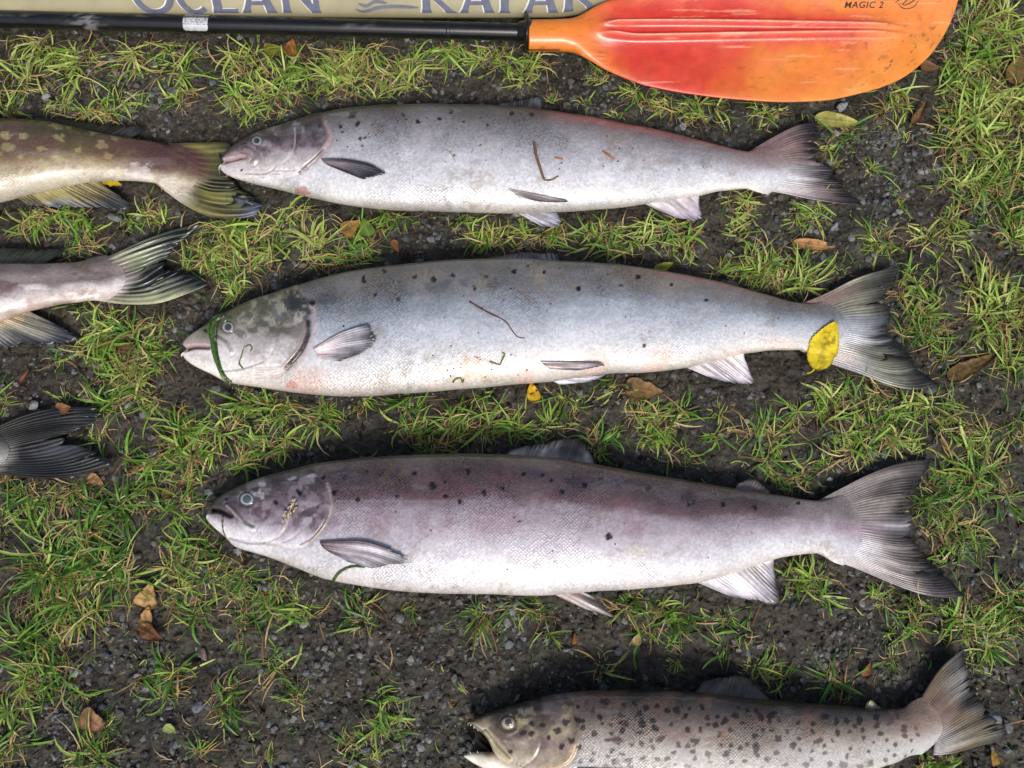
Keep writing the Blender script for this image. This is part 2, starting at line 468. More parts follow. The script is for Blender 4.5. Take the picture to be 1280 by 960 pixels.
    fo.body = mk("body", Vf, [gridfaces(len(X), nC, True)[:, ::-1], cap], mat, root, colf, True, {"suv": suvf, "smask": smf})
    OCC.append(np.vstack([np.stack([X[::6], fo.T(X[::6])], -1), np.stack([X[::-6], fo.B(X[::-6])], -1)]))
    return fo

def fin(fo, name, base, edge, colf, nr=20, zb=None, ze=None, lead0=None, lead1=None, ridge=0.0007, thick=0.0006, rag=0.07,
        on=None, wave=0.002, seed=1, nl=16, occ=True, label=None):
    """a fin as a thin ribbed sheet: rays run from base to edge"""
    ns = max(nr * 8, 150) + 1
    tail = name == "tail_fin"
    if tail: zb = fo.lt - .0006
    Bc = smooth_line(base, ns); Ec = smooth_line(edge, ns)
    L0 = smooth_line(lead0 if lead0 else [Bc[0], Ec[0]], nl); L1 = smooth_line(lead1 if lead1 else [Bc[-1], Ec[-1]], nl)
    s = np.linspace(0, 1, ns)[:, None, None]; r = np.linspace(0, 1, nl)[None, :, None]
    C = (1-s)*L0[None] + s*L1[None] + (1-r)*Bc[:, None] + r*Ec[:, None] - ((1-s)*(1-r)*Bc[0] + s*(1-r)*Bc[-1] + (1-s)*r*Ec[0] + s*r*Ec[-1])
    s = s[..., 0]; r = r[..., 0]
    # ragged margin
    endk = np.clip(5*s*(1-s), 0, 1)**.7
    jag = rag*(2.2*vnoise(s*nr*.6, np.zeros_like(s)+seed*3.1, seed)**3 + 1.1*vnoise(s*nr*2.3, np.zeros_like(s)+seed, seed+2)**2)
    spl = 0*s; r_s = np.random.default_rng(seed*7+1)
    for k_ in range(9 if tail else 4):
        spl = spl + r_s.uniform(.08, .30 if tail else .16)*np.exp(-((s - r_s.uniform(.08, .92))/.0075)**2)
    jag = jag + spl/np.maximum(endk, .2)
    C = C - (C - C[:, :1]) * (np.abs(jag) * endk * r**4)[..., None]
    x, y = C[..., 0], C[..., 1]
    if on is not None:
        z = on.hz(x, y) + 0.0022 + 0.004*r
        z = np.maximum(z, np.max(z[:, :2]) - 0.03)
    else:
        z = zb + (ze - zb)*r
    z = z + (fbm(x, y, 30, seed, 2) - 0.5)*wave*2*r
    ph = np.pi*(nr*1.5*s + 1.6*vnoise(s*nr*.35, r*1.3, seed+6))
    z = z + ridge*np.sin(ph)**2*(1 - 0.4*r)*(.3 + 1.1*vnoise(s*nr*.5, r*2.2, seed+7))
    z = z + .0022*np.sin(s*9 + seed + r*1.2)*r*(0 if on is not None else 1)
    th = thick*(1.6 - r)
    rim = (np.minimum(np.minimum(s, 1-s)*ns/1.0, 1))*(np.minimum((1-r)*nl, 1))
    V0 = P(x, y, z + th*rim); V1 = V0.copy(); V1[..., 2] = z - th*rim - 0.0004
    col = colf(x, y, s + 0*r, r + 0*s, nr)
    st_ = vnoise(s*nr*1.15 + 0*r, r*1.3, seed+41)*.6 + vnoise(s*nr*.4 + 0*r, r*1.8, seed+43)*.4
    col = col*(.52 + .82*sstep(.2, .8, st_))[..., None]
    mat_k = 1 if fo.lt < .013 else 0
    if name == "tail_fin":                                  # scaled skin runs out onto the fin rays
        xc = np.minimum(x, fo.x1 - 1); tt, bb = fo.T(xc), fo.B(xc)
        fr = np.clip((y - tt)/(bb - tt), 0, 1)
        bc = fo.paint(xc, y, fr, fo)
        dd = x - (fo.x1 - 26*fo.tk*(1 - 2*fr)**2)
        mix = 1 - sstep(-6, 52 if mat_k == 0 else 20, dd + 40*(1 if mat_k == 0 else .5)*(vnoise(s*nr*.9 + 0*r, r*2, seed+31) - .5))
        col = col*(1 - mix[..., None]) + bc*mix[..., None]
    F = gridfaces(ns, nl); n = ns*nl
    ed = []
    idx = np.arange(n).reshape(ns, nl)
    loop = np.concatenate([idx[0, :], idx[1:, -1], idx[-1, -2::-1], idx[-2:0:-1, 0]])
    l2 = np.roll(loop, -1)
    ed = np.stack([loop, l2, l2 + n, loop + n], -1)
    V = np.vstack([V0.reshape(-1, 3), V1.reshape(-1, 3)])
    if occ:
        OCC.append(np.vstack([C[::5, 0], C[-1, :], C[::-5, -1], C[0, ::-1]]))
    return mk(name, V, [F[:, ::-1], F + n, ed], M_FIN, fo.root, np.vstack([col.reshape(-1, 3)]*2), label=label)

def fincol(c_base, c_mid, c_edge, c_line, k=0.45, seed=1, line_w=0.35, patch=None):
    def f(x, y, s, r, nr):
        n = fbm(x, y, 22, seed, 3) - 0.5
        rr = np.clip(r + n*0.35, 0, 1)
        c = ramp(rr, [(0, c_base), (0.45, c_mid), (1, c_edge)])
        ph = np.abs(np.sin(np.pi*(nr*1.5*s + 1.6*vnoise(s*nr*.35, r*1.3, seed-1+6)) + n*.6))
        streak = sstep(0.25, 0.75, vnoise(s*nr*0.7, r*1.6, seed+4))*1.25*sstep(.2, .6, vnoise(s*nr*.28, r*2.5, seed+9))
        ln = (1 - sstep(line_w*0.5, line_w*1.5, ph))*k*(0.2 + 1.3*streak)
        wide = sstep(.55, .8, vnoise(s*nr*.45, r*.9, seed+17))*sstep(.15, .6, r)
        c = blend(c, c_line, wide*k*.75)
        c = c*(1 + .3*sstep(.6, .85, vnoise(s*nr*.55, r*1.1, seed+19)))[..., None]
        c = blend(c, c_line, np.clip(ln*(0.25 + r), 0, 1))
        c = c*(1 - .62*sstep(.68, 1, r + n*.3))[..., None]
        big = vnoise(s*5, r*2.2, seed+14)
        c = c*(.86 + .55*big)[..., None]
        if patch: c = patch(c, x, y, s, r)
        c = c*(.86 + .28*vnoise(s*nr*2.2, r*4, seed+21))[..., None]
        return c
    return f

def eye(fo, x, y, r, iris, ring, pup, pr=0.45, rim=(45, 42, 45), tilt=0.0, poff=(0, 0)):
    z0 = float(fo.hz(x, y)) - 0.0002
    ng, na = 16, 40
    q = np.linspace(0, 1, ng)[:, None]; a = np.linspace(0, 2*np.pi, na, endpoint=False)[None]
    e = 1e0
    hx = (fo.hz(x+e, y)-fo.hz(x-e, y))/2; hy = (fo.hz(x, y+e)-fo.hz(x, y-e))/2
    X = x + r*q*np.cos(a)*1.06; Y = y + r*q*np.sin(a)*0.94
    dome = 0.0042*(r/8)*np.sqrt(np.clip(1.02 - q*q, 0, 1)) - 0.0008
    Z = z0 + 0.8*(hx*(X-x) + hy*(Y-y)) + dome
    c = np.broadcast_to(ramp(np.broadcast_to(q, X.shape), [(0, iris), (pr, iris), (pr+0.10, ring), (0.66, iris), (0.80, tuple(.5*np.array(iris)+.5*np.array(rim))), (0.9, rim), (1, rim)]), X.shape + (3,)).copy()
    V = P(X, Y, Z)
    c *= (.8 + .45*fbm(X, Y, 3, int(x), 3))[..., None]
    o = mk("eye", V.reshape(-1, 3), gridfaces(ng, na, True), M_EYE, fo.root, c.reshape(-1, 3))
    X = x + poff[0] + r*pr*q*np.cos(a); Y = y + poff[1] + r*pr*q*np.sin(a)
    Z = z0 + 0.8*(hx*(X-x) + hy*(Y-y)) + 0.0042*(r/8)*np.sqrt(np.clip(1.02 - (q*pr)**2, 0, 1)) - 0.0008 + 0.0005*(1-q**2) + 0.0002
    c = ramp(np.broadcast_to(q, X.shape), [(0, pup), (0.7, pup), (1, rim)])
    mk("pupil", P(X, Y, Z).reshape(-1, 3), gridfaces(ng, na, True), M_EYE, o, c.reshape(-1, 3))
    return o

def gill_head(gill, preop, mouth, maxil, crease, rays, eyec, er, gape=1.0, plate=3.2, mouth_d=5.0, mouth_w=1.7):
    """head relief: gill cover, cheek plate, jaws, mouth slit, eye socket (px, mm)"""
    def f(XP, YP, sm):
        dz = np.zeros_like(XP)
        hx = max(p[0] for p in gill) + 30
        m = XP < hx
        x, y = XP[m], YP[m]; d = np.zeros_like(x)
        g, side, par = dpoly(x, y, gill)
        sd = g*side
        d += np.where(sd > 0, plate*np.exp(-sd/26.0)*sstep(0, 2.2, sd), -1.6*np.exp(-(sd/4.0)**2))
        p, s2, _ = dpoly(x, y, preop); d -= 1.0*np.exp(-(p/1.3)**2); d += 1.1*np.exp(-(((p*s2)-6)/6)**2)
        q, _, pr = dpoly(x, y, mouth); d -= mouth_d*np.exp(-(q/mouth_w)**2)*(1 - 0.5*pr)
        d += 1.0*np.exp(-((q-4.0)/2.4)**2)
        q, _, _ = dpoly(x, y, maxil); d += 2.2*np.exp(-(q/2.6)**2) - 1.3*np.exp(-((q-4.4)/1.2)**2)
        q, _, _ = dpoly(x, y, crease); d -= 1.8*np.exp(-(q/1.3)**2)
        for ry in rays:
            q, _, _ = dpoly(x, y, ry); d -= 1.2*np.exp(-(q/1.1)**2)
        de = np.hypot(x-eyec[0], y-eyec[1])
        d += 0.9*np.exp(-((de-er*1.35)/2.2)**2) - 1.3*np.exp(-(de/(er*0.95))**4)
        d += (fbm(x, y, 14, 6, 3)-0.5)*0.9 + .5*np.sin(par*46)*np.exp(-((sd-12)/10)**2)*(sd > 0)*.5
        dz[m] = d
        ss = np.ones_like(XP); ss[m] = sstep(1.0, 7.0, -sd)
        return dz, ss
    return f

def near_line(XP, YP, pts, w, hx):
    out = np.zeros_like(XP); m = XP < hx
    q, _, _ = dpoly(XP[m], YP[m], pts); out[m] = np.exp(-(q/w)**2); return out
def side_line(XP, YP, pts, hx):
    out = np.full_like(XP, -99.0); m = XP < hx
    q, s, _ = dpoly(XP[m], YP[m], pts); out[m] = q*s; return out

def scatter_dirt(fo, name, label, pts, colr, seed, sz=(1.0, 2.4)):
    r = np.random.default_rng(seed); Vs = []; Fs = []; Cs = []; off = 0
    for (x, y) in pts:
        k = r.integers(6, 9); a = np.sort(r.random(k))*2*np.pi; rr = r.uniform(*sz)*(0.55+0.6*r.random(k))
        th = r.random()*np.pi; el = r.uniform(1, 1.9)
        u, v = rr*np.cos(a)*el, rr*np.sin(a)
        X = x + u*np.cos(th) - v*np.sin(th); Y = y + u*np.sin(th) + v*np.cos(th)
        z = fo.hz(X, Y)
        ring = P(X, Y, z - 0.0006); topc = P(x, y, float(fo.hz(x, y)) + r.uniform(0.0008, 0.0016))
        mid = 0.55*ring + 0.45*topc; mid[:, 2] += 0.0007
        Vs += [ring, mid, topc[None]]; i = np.arange(k); j = (i+1) % k
        Fs += [[off+a_, off+b_, off+k+b_, off+k+a_] for a_, b_ in zip(i, j)] + [[off+k+a_, off+k+b_, off+2*k] for a_, b_ in zip(i, j)]
        Cs += [np.repeat(lin(np.array(colr[r.integers(len(colr))])*r.uniform(.7, 1.2))[None], 2*k+1, 0)]; off += 2*k+1
    return mk(name, np.vstack(Vs), Fs, M_BIT, None, np.vstack(Cs), True, None, label, "dirt", None, "stuff")

def mottle(c, XP, YP, m, dark, light, sc, seed, kd=.6, kl=.4):
    n = fbm(XP, YP, sc, seed, 5)
    c = blend(c, dark, sstep(.53, .66, n)*m*kd)
    return blend(c, light, (1-sstep(.34, .46, n))*m*kl)
# ---- upper salmon
G1 = [(401, 141), (406, 157), (411, 170), (409, 181), (397.5, 195), (385, 206), (373, 216), (356, 221), (335, 222)]
def paint1(XP, YP, F, fo):
    n = fbm(XP, YP, 46, 11, 4) - 0.5; n2 = fbm(XP*0.4, YP, 10, 21, 3) - 0.5
    f = np.clip(F + n*0.13 + n2*0.05, 0, 1)
    c = ramp(f, [(0, (79, 77, 76)), (.06, (104, 101, 101)), (.18, (131, 128, 131)), (.32, (158, 156, 162)), (.5, (187, 187, 195)), (.7, (209, 209, 214)), (.9, (213, 212, 214)), (1, (203, 197, 191))])  # last stop puts the belly edge's shade into the colour
    red = (1 - sstep(0.02, 0.17, F + n*0.12))*sstep(650, 730, XP)*(1 - sstep(880, 960, XP))
    c = blend(c, (150, 92, 92), red*0.6)
    c = blend(c, (140, 108, 104), sstep(880, 985, XP)*(1-sstep(.3, .65, F+n*.2))*0.6)
    c = blend(c, (232, 228, 232), sstep(0.62, .9, fbm(XP, YP, 30, 14, 4))*sstep(.3, .6, F)*0.5)
    # head
    hs = side_line(XP, YP, G1, 425); h = sstep(-1, 3, hs)
    m3 = fbm(XP, YP, 26, 31, 4)
    fh = np.clip(F + (m3-.5)*0.3 - 0.0, 0, 1)
    hc = ramp(fh, [(0, (60, 55, 58)), (.2, (86, 77, 81)), (.36, (120, 108, 113)), (.5, (158, 147, 151)), (.62, (196, 190, 193)), (1, (216, 210, 207))])
    hc = blend(hc, (118, 92, 92), sstep(.55, .75, fbm(XP, YP, 18, 77, 3))*sstep(.12, .3, F)*(1-sstep(.45, .6, F))*0.6)
    sn = 1 - sstep(282, 312, XP)
    hc = blend(hc, (184, 168, 170), sn*sstep(.1, .3, F)*(1-sstep(.55, .62, F))*0.85)
    upm = 1-sstep(.38, .62, F)
    hc = mottle(hc, XP, YP, upm*sstep(300, 330, XP), (66, 56, 60), (176, 168, 176), 11, 35, .6, .35)
    hc = mottle(hc, XP, YP, 1-upm, (176, 160, 160), (238, 234, 232), 22, 36, .25, .3)
    for (x, y, r, e, a) in [(402, 150, 8, 1.6, .3), (384, 158, 8, 1.5, .2), (372, 168, 6, 2.2, 1.5), (352, 163, 6, 2, -.3), (398, 170, 7, 1.3, 0), (340, 172, 6, 2.2, .4), (330, 168, 4, 2.2, -.4), (313, 173, 4, 2, -.5), (326, 186, 3.5, 2.4, .5)]:
        hc = blend(hc, (54, 46, 49), spot(XP, YP, x, y, r, int(x), e, a)*.65)
    c = c*(1-h[..., None]) + hc*h[..., None]
    c = blend(c, (186, 150, 144), np.exp(-((hs+1.8)/1.9)**2)*(YP < 212)*(YP > 150)*0.65)
    c = blend(c, (64, 44, 44), near_line(XP, YP, [(404, 188), (397, 195), (385, 206), (374, 215.5)], 1.5, 430)*0.95)
    c = blend(c, (200, 188, 186), near_line(XP, YP, [(368.7, 160), (368.7, 181), (364, 196), (352, 207)], .8, 430)*0.6)
    c = blend(c, (96, 60, 62), near_line(XP, YP, [(366, 158), (366, 172), (365, 182)], 1.6, 430)*0.5)
    c = blend(c, (84, 52, 54), near_line(XP, YP, [(279, 203), (292, 200.5), (307, 197)], 1.7, 330)*0.95)
    c = blend(c, (178, 152, 154), near_line(XP, YP, [(287, 198), (297, 194), (306, 196)], 3.0, 330)*0.7)
    c = blend(c, (122, 108, 112), near_line(XP, YP, [(306, 186), (316, 190), (322, 199), (318, 205)], 1.1, 340)*0.7)
    c = blend(c, (160, 152, 150), near_line(XP, YP, [(307, 217), (332, 217.5), (345, 210)], 1.2, 370)*0.7)
    c = blend(c, (186, 132, 130), spot(XP, YP, 378, 239, 5.5, 5, 2.0, .3)*0.8)
    for (x, y, r) in [(303, 181, 1.9), (307, 179.5, 1.5), (425, 158, 2.4), (447, 155, 4.0), (428, 165, 2), (450, 173, 2), (456, 173, 1.8), (452, 182, 1.8), (522, 152, 2.5), (550, 149, 2.6), (563, 139, 3), (580, 152, 1.8), (440, 143, 5), (640, 142, 3), (600, 147, 2.2), (610, 156, 2), (568, 194, 1.8), (680, 222, 1.6), (665, 143, 2.5), (400, 158, 3), (383, 160, 3)]:
        c = blend(c, (28, 25, 28), spot(XP, YP, x, y, r*1.15, int(x)))
    return c
f1 = make_fish("salmon", "silver salmon nearest the orange paddle, brown twig bits on its side", 
    [(274.5, 205), (277.4, 196), (289.5, 184), (309, 172), (332, 162), (365, 152), (401, 141), (444, 133.6), (490, 130.3), (539, 129.7), (588, 130.3), (640, 133), (676, 137), (732, 145), (789, 156), (845, 168), (901, 182), (939, 189), (962, 186), (986, 182)],
    [(274.5, 205), (277, 213), (286, 220), (309, 228), (342, 236), (391, 248), (440, 257.6), (490, 262.6), (555, 265), (637, 267), (702, 265.6), (751, 262), (807, 256), (875, 245), (901, 239), (939, 236), (962, 239), (986, 243)],
    33, paint1, M_SALMON, 412,
    gill_head(G1, [(368.7, 160), (368.7, 181), (364, 196), (352, 207)], [(279, 203), (292, 200), (307, 197)], [(306, 187), (315, 190), (321, 198), (317, 204)],
              [(307, 217), (332, 217.5), (345, 210)], [[(385, 210), (365, 214), (345, 213)], [(378, 216), (360, 218), (340, 218)]], (321.2, 176.2), 6.9, mouth_d=4.5, mouth_w=2.0),
    notch=(203, 7, 3.6, 7))
eye(f1, 321.2, 176.2, 7.8, (122, 132, 138), (142, 150, 154), (44, 52, 60), 0.44, poff=(-0.4, -.6), rim=(34, 32, 36))
fin(f1, "tail_fin", [(972, 184), (980, 198), (983, 213), (980, 228), (972, 241)], [(1022, 151), (1025.5, 172), (1024, 186), (1027, 199), (1040, 208), (1055, 226), (1070, 245), (1079, 256)],
    fincol((150, 128, 126), (132, 112, 110), (44, 40, 44), (44, 38, 44), 0.9, 3, .45,
           patch=lambda c, x, y, s, r: blend(blend(c, (178, 172, 178), np.clip(sstep(.55, .75, s)*(1-sstep(.35, .8, r)), 0, 1)*0.75), (40, 42, 52), np.exp(-((s-.47)/.07)**2)*sstep(.25, .5, r)*.8)),  # dark middle fold and its highlight painted into the ray colours
    26, 0.013, 0.012, lead0=[(938, 188), (965, 172), (995, 157), (1022, 151)], lead1=[(939, 236), (976, 241), (1014, 249), (1051, 254.5), (1079, 256)], seed=2)
fin(f1, "dorsal_fin", [(618, 137), (640, 138), (660, 139), (677, 140)], [(626, 129), (650, 124), (668, 121), (677, 121.5)],
    fincol((84, 80, 84), (74, 72, 80), (120, 126, 140), (26, 25, 30), 1.1, 5, .5), 12, 0.022, 0.016, seed=5)
fin(f1, "anal_fin", [(800, 252), (825, 248), (850, 244), (874, 239)], [(845, 272), (862, 276), (879, 277.5), (876, 262), (874, 250)],
    fincol((206, 200, 202), (186, 176, 184), (158, 154, 170), (120, 108, 126), .4, 7), 13, 0.018, 0.012, seed=7)
fin(f1, "pelvic_fin", [(636, 236), (642, 240), (648, 246)], [(708, 250), (712, 252.5), (700, 253.5), (676, 252)],
    fincol((206, 198, 198), (158, 148, 150), (120, 112, 116), (104, 94, 98), .5, 9), 9, on=f1, seed=9, occ=False)
fin(f1, "pelvic_fin", [(640, 262), (655, 263), (672, 264)], [(677, 283), (690, 284.5), (703, 282.5), (705, 277), (697, 266)],
    fincol((206, 202, 204), (176, 176, 188), (152, 156, 176), (140, 140, 160), .35, 10), 9, 0.016, 0.012, seed=10)
fin(f1, "pectoral_fin", [(401, 198), (405, 203), (412, 207)], [(466, 207), (480, 215.5), (472, 221), (455, 224), (436, 217)],
    fincol((150, 140, 144), (96, 92, 100), (62, 62, 72), (40, 40, 48), .6, 11), 12, on=f1, lead0=[(401, 198), (430, 198.5), (457, 203), (470, 208)], seed=11, occ=False)

# ---- middle salmon
G2 = [(373, 360), (378, 374), (385, 388), (386.5, 404), (384, 419), (376, 437.5), (365, 451.5), (355, 462), (338, 468), (318, 470)]
def paint2(XP, YP, F, fo):
    n = fbm(XP, YP, 52, 41, 4) - 0.5; n2 = fbm(XP*0.4, YP, 10, 51, 3) - 0.5
    f = np.clip(F + n*0.12 + n2*0.05, 0, 1)
    c = ramp(f, [(0, (107, 106, 102)), (.1, (117, 115, 113)), (.2, (119, 120, 121)), (.3, (136, 142, 152)), (.45, (171, 177, 188)), (.6, (196, 199, 208)), (.76, (212, 212, 214)), (.9, (211, 206, 201)), (1, (200, 192, 185))])
    c = blend(c, (138, 128, 112), sstep(.5, .7, fbm(XP, YP, 34, 44, 3))*(1-sstep(.1, .35, F))*0.5)
    c = blend(c, (80, 80, 88), sstep(.58, .72, fbm(XP, YP, 20, 46, 3))*np.exp(-((F-.2)/.08)**2)*(XP < 640)*0.6)
    c = blend(c, (150, 118, 112), (1-sstep(.01, .09, F))*sstep(760, 830, XP)*0.6)
    c = blend(c, (222, 184, 172), sstep(.5, .7, fbm(XP, YP, 40, 48, 3))*sstep(.7, .85, F)*0.55)
    c = blend(c, (196, 176, 138), spot(XP, YP, 600, 462, 22, 4, 2.2)*sstep(.4, .6, fbm(XP, YP, 7, 49, 3))*0.6)
    hs = side_line(XP, YP, G2, 400); h = sstep(-1, 2, hs)
    m3 = fbm(XP, YP, 30, 61, 4)
    fh = np.clip(F + (m3-.5)*0.3, 0, 1)
    hc = ramp(fh, [(0, (84, 83, 58)), (.16, (112, 110, 88)), (.3, (138, 135, 128)), (.45, (176, 172, 172)), (.6, (212, 207, 208)), (.8, (230, 225, 222)), (1, (222, 214, 204))])
    hc = blend(hc, (74, 76, 76), sstep(.52, .66, fbm(XP, YP, 24, 63, 4))*(1-sstep(.3, .55, F))*sstep(290, 320, XP)*0.75)
    hc = blend(hc, (196, 184, 182), (1-sstep(232, 262, XP))*(1-sstep(.6, .75, F))*.7)
    upm = 1-sstep(.35, .6, F)
    hc = mottle(hc, XP, YP, upm*sstep(270, 300, XP), (70, 70, 66), (190, 188, 180), 14, 65, .75, .35)
    hc = mottle(hc, XP, YP, (1-upm)*(F < .8), (178, 162, 160), (238, 234, 232), 24, 66, .3, .3)
    for (x, y, r, e, a) in [(342, 388, 7, 1.6, 1.4), (355, 398, 8, 1.8, -.2), (326, 402, 7, 1.3, .6), (310, 394, 6, 1.8, -.4), (300, 418, 5, 1.6, .4), (275, 405, 5, 2, -.7)]:
        hc = blend(hc, (70, 70, 68), spot(XP, YP, x, y, r, int(x), e, a)*.7)
    c = c*(1-h[..., None]) + hc*h[..., None]
    c = blend(c, (40, 39, 44), spot(XP, YP, 369, 379, 13, 3, 1.4, .5)*0.9)
    c = blend(c, (200, 182, 176), np.exp(-((hs+7)/3.5)**2)*(YP > 380)*(YP < 460)*0.7)
    c = blend(c, (196, 198, 216), np.exp(-((hs+20)/9.0)**2)*(YP > 395)*(YP < 440)*0.6)
    c = blend(c, (34, 18, 14), np.clip(1.5*near_line(XP, YP, [(386, 402), (384.5, 419), (377, 437), (366, 451), (358, 460)], 2.6, 420), 0, 1)*0.97)
    c = blend(c, (150, 120, 108), near_line(XP, YP, [(381, 404), (380, 419), (372, 436), (361, 450), (352, 460)], 1.5, 420)*0.6)
    c = blend(c, (110, 52, 52), near_line(XP, YP, [(231, 436.5), (245, 434.5), (261, 435)], 2.6, 280)*0.95)
    c = blend(c, (214, 182, 184), near_line(XP, YP, [(231, 431), (243, 428), (258, 429)], 2.6, 280)*0.7)
    c = blend(c, (128, 124, 128), near_line(XP, YP, [(271, 423), (282, 429), (289, 440)], 1.6, 310)*0.7)
    c = blend(c, (158, 152, 150), near_line(XP, YP, [(278, 464), (304, 461), (329, 453)], 1.2, 350)*0.7)
    for k in range(5):
        c = blend(c, (190, 172, 164), near_line(XP, YP, [(366-k*3, 456+k*3), (345, 459+k*3.2), (320, 460+k*3)], 0.9, 400)*0.6)
    c = blend(c, (206, 138, 128), spot(XP, YP, 364, 481, 6, 8, 1.2)*0.75)
    for (x, y, r) in [(257, 414, 2.0), (261, 412, 1.6), (542, 349, 3.4), (519, 345, 2.6), (566, 344, 2.4), (593, 360, 3.2), (607, 346, 2.2), (643, 339, 2.8), (469, 368, 2.4), (498, 376, 2), (454, 349, 4.5), (390, 378, 3.4), (723, 360, 3), (776, 357, 2), (798, 347, 3), (839, 355.6, 2.2), (883, 375, 2), (805, 432, 2.2), (680, 340, 2), (481, 340, 3), (660, 333, 2), (700, 335, 1.8), (760, 343, 1.8)]:
        c = blend(c, (20, 19, 23), spot(XP, YP, x, y, r*1.2, int(x)))
    c = blend(c, (196, 180, 160), sstep(955, 1010, XP)*sstep(.75, .95, F)*.5)
    return c
f2 = make_fish("salmon", "middle salmon with green weed across its head and a yellow leaf on its tail",
    [(227, 437), (230, 428), (236, 421), (255, 408), (277.5, 394), (311, 377), (345, 365.6), (375, 356), (405, 347), (442, 338.6), (491, 332), (547, 326), (604, 323), (640, 322.5), (706, 326), (771, 330.6), (837, 340), (902, 353), (946, 365), (1003, 379), (1030, 380), (1060, 376)],
    [(227, 437), (230, 446), (240, 455.6), (262.5, 467), (285, 478), (322, 484), (379, 492), (435, 496), (510, 492), (585, 486), (640, 481), (690, 477), (758, 468), (815, 465), (859, 460), (933, 442), (968, 438), (1003, 438), (1030, 443), (1060, 450)],
    38, paint2, M_SALMON, 386,
    gill_head(G2, [(340, 386), (340, 412), (345, 427), (338, 446)], [(231, 436.5), (245, 434), (261, 434.5)], [(271, 423), (282, 429.5), (289, 440.6)],
              [(278, 464), (304, 461), (329, 453)], [[(366-k*3, 456+k*3), (345, 459+k*3.2), (320, 460+k*3)] for k in range(5)], (285, 409), 7.8, plate=4.6, mouth_d=5.5, mouth_w=2.2),
    notch=(436.5, 9, 4.2, 9))
eye(f2, 285, 409, 9.0, (150, 144, 140), (170, 164, 158), (62, 66, 76), 0.48, rim=(48, 46, 48))
fin(f2, "tail_fin", [(1040, 379), (1048, 394), (1052, 412), (1048, 432), (1040, 447)], [(1128, 333), (1123, 352), (1114, 376), (1114, 398), (1117, 415), (1130, 431), (1148, 453), (1163, 469), (1176, 482)],
    fincol((154, 150, 144), (146, 146, 126), (34, 35, 40), (50, 50, 50), .9, 13, .45,
           patch=lambda c, x, y, s, r: blend(blend(blend(c, (150, 150, 126), np.exp(-((s-.2)/.18)**2)*np.exp(-((r-.5)/.3)**2)*.6), (172, 172, 184), sstep(.55, .8, s)*(1-sstep(.3, .75, r))*.75), (34, 36, 48), np.exp(-((s-.5)/.09)**2)*sstep(.15, .5, r)*.85)),
    28, 0.014, 0.012, lead0=[(1000, 380), (1034, 365.6), (1069, 348), (1104, 337), (1128, 333)], lead1=[(1000, 438), (1034, 453), (1077, 468), (1112, 481.6), (1143, 487), (1176, 482)], seed=12)
fin(f2, "dorsal_fin", [(602, 330), (640, 331), (670, 333), (700, 335)], [(612, 321), (645, 316.5), (675, 314), (697, 318)],
    fincol((124, 122, 124), (116, 116, 120), (104, 106, 112), (48, 48, 56), .9, 15, .5), 12, 0.03, 0.022, seed=15)
fin(f2, "adipose_fin", [(895, 360), (908, 362), (922, 366)], [(903, 349), (914, 349.5), (924, 354)], fincol((104, 98, 92), (88, 84, 80), (76, 74, 72), (60, 58, 58), .3, 16), 6, 0.018, 0.016, seed=16)
fin(f2, "anal_fin", [(855, 458), (880, 452), (905, 446), (930, 438)], [(888, 472), (915, 479.5), (943, 481), (940, 470), (937, 461), (930, 447)],
    fincol((208, 202, 202), (190, 182, 188), (164, 160, 174), (150, 138, 152), .35, 17), 13, 0.018, 0.012, seed=17)
fin(f2, "pelvic_fin", [(676, 452), (680, 456), (688, 461)], [(750, 454), (759, 456.5), (745, 460), (722, 463)],
    fincol((210, 198, 194), (162, 152, 154), (140, 136, 150), (116, 104, 104), .5, 18), 9, on=f2, seed=18, occ=False)
fin(f2, "pelvic_fin", [(682, 472), (700, 473), (720, 472)], [(700, 481), (728, 479.5), (748, 474), (758, 468)],
    fincol((226, 220, 218), (206, 204, 212), (180, 184, 206), (150, 148, 164), .35, 19), 9, 0.02, 0.014, seed=19)
fin(f2, "pectoral_fin", [(391, 436), (394, 441), (399, 447)], [(461, 406), (470, 419), (468, 431), (455, 441), (425, 452)],
    fincol((222, 206, 206), (190, 184, 190), (96, 98, 106), (84, 84, 92), .5, 20), 13, on=f2, lead0=[(391, 436), (420, 419), (443, 410), (461, 406)], seed=20, occ=False)

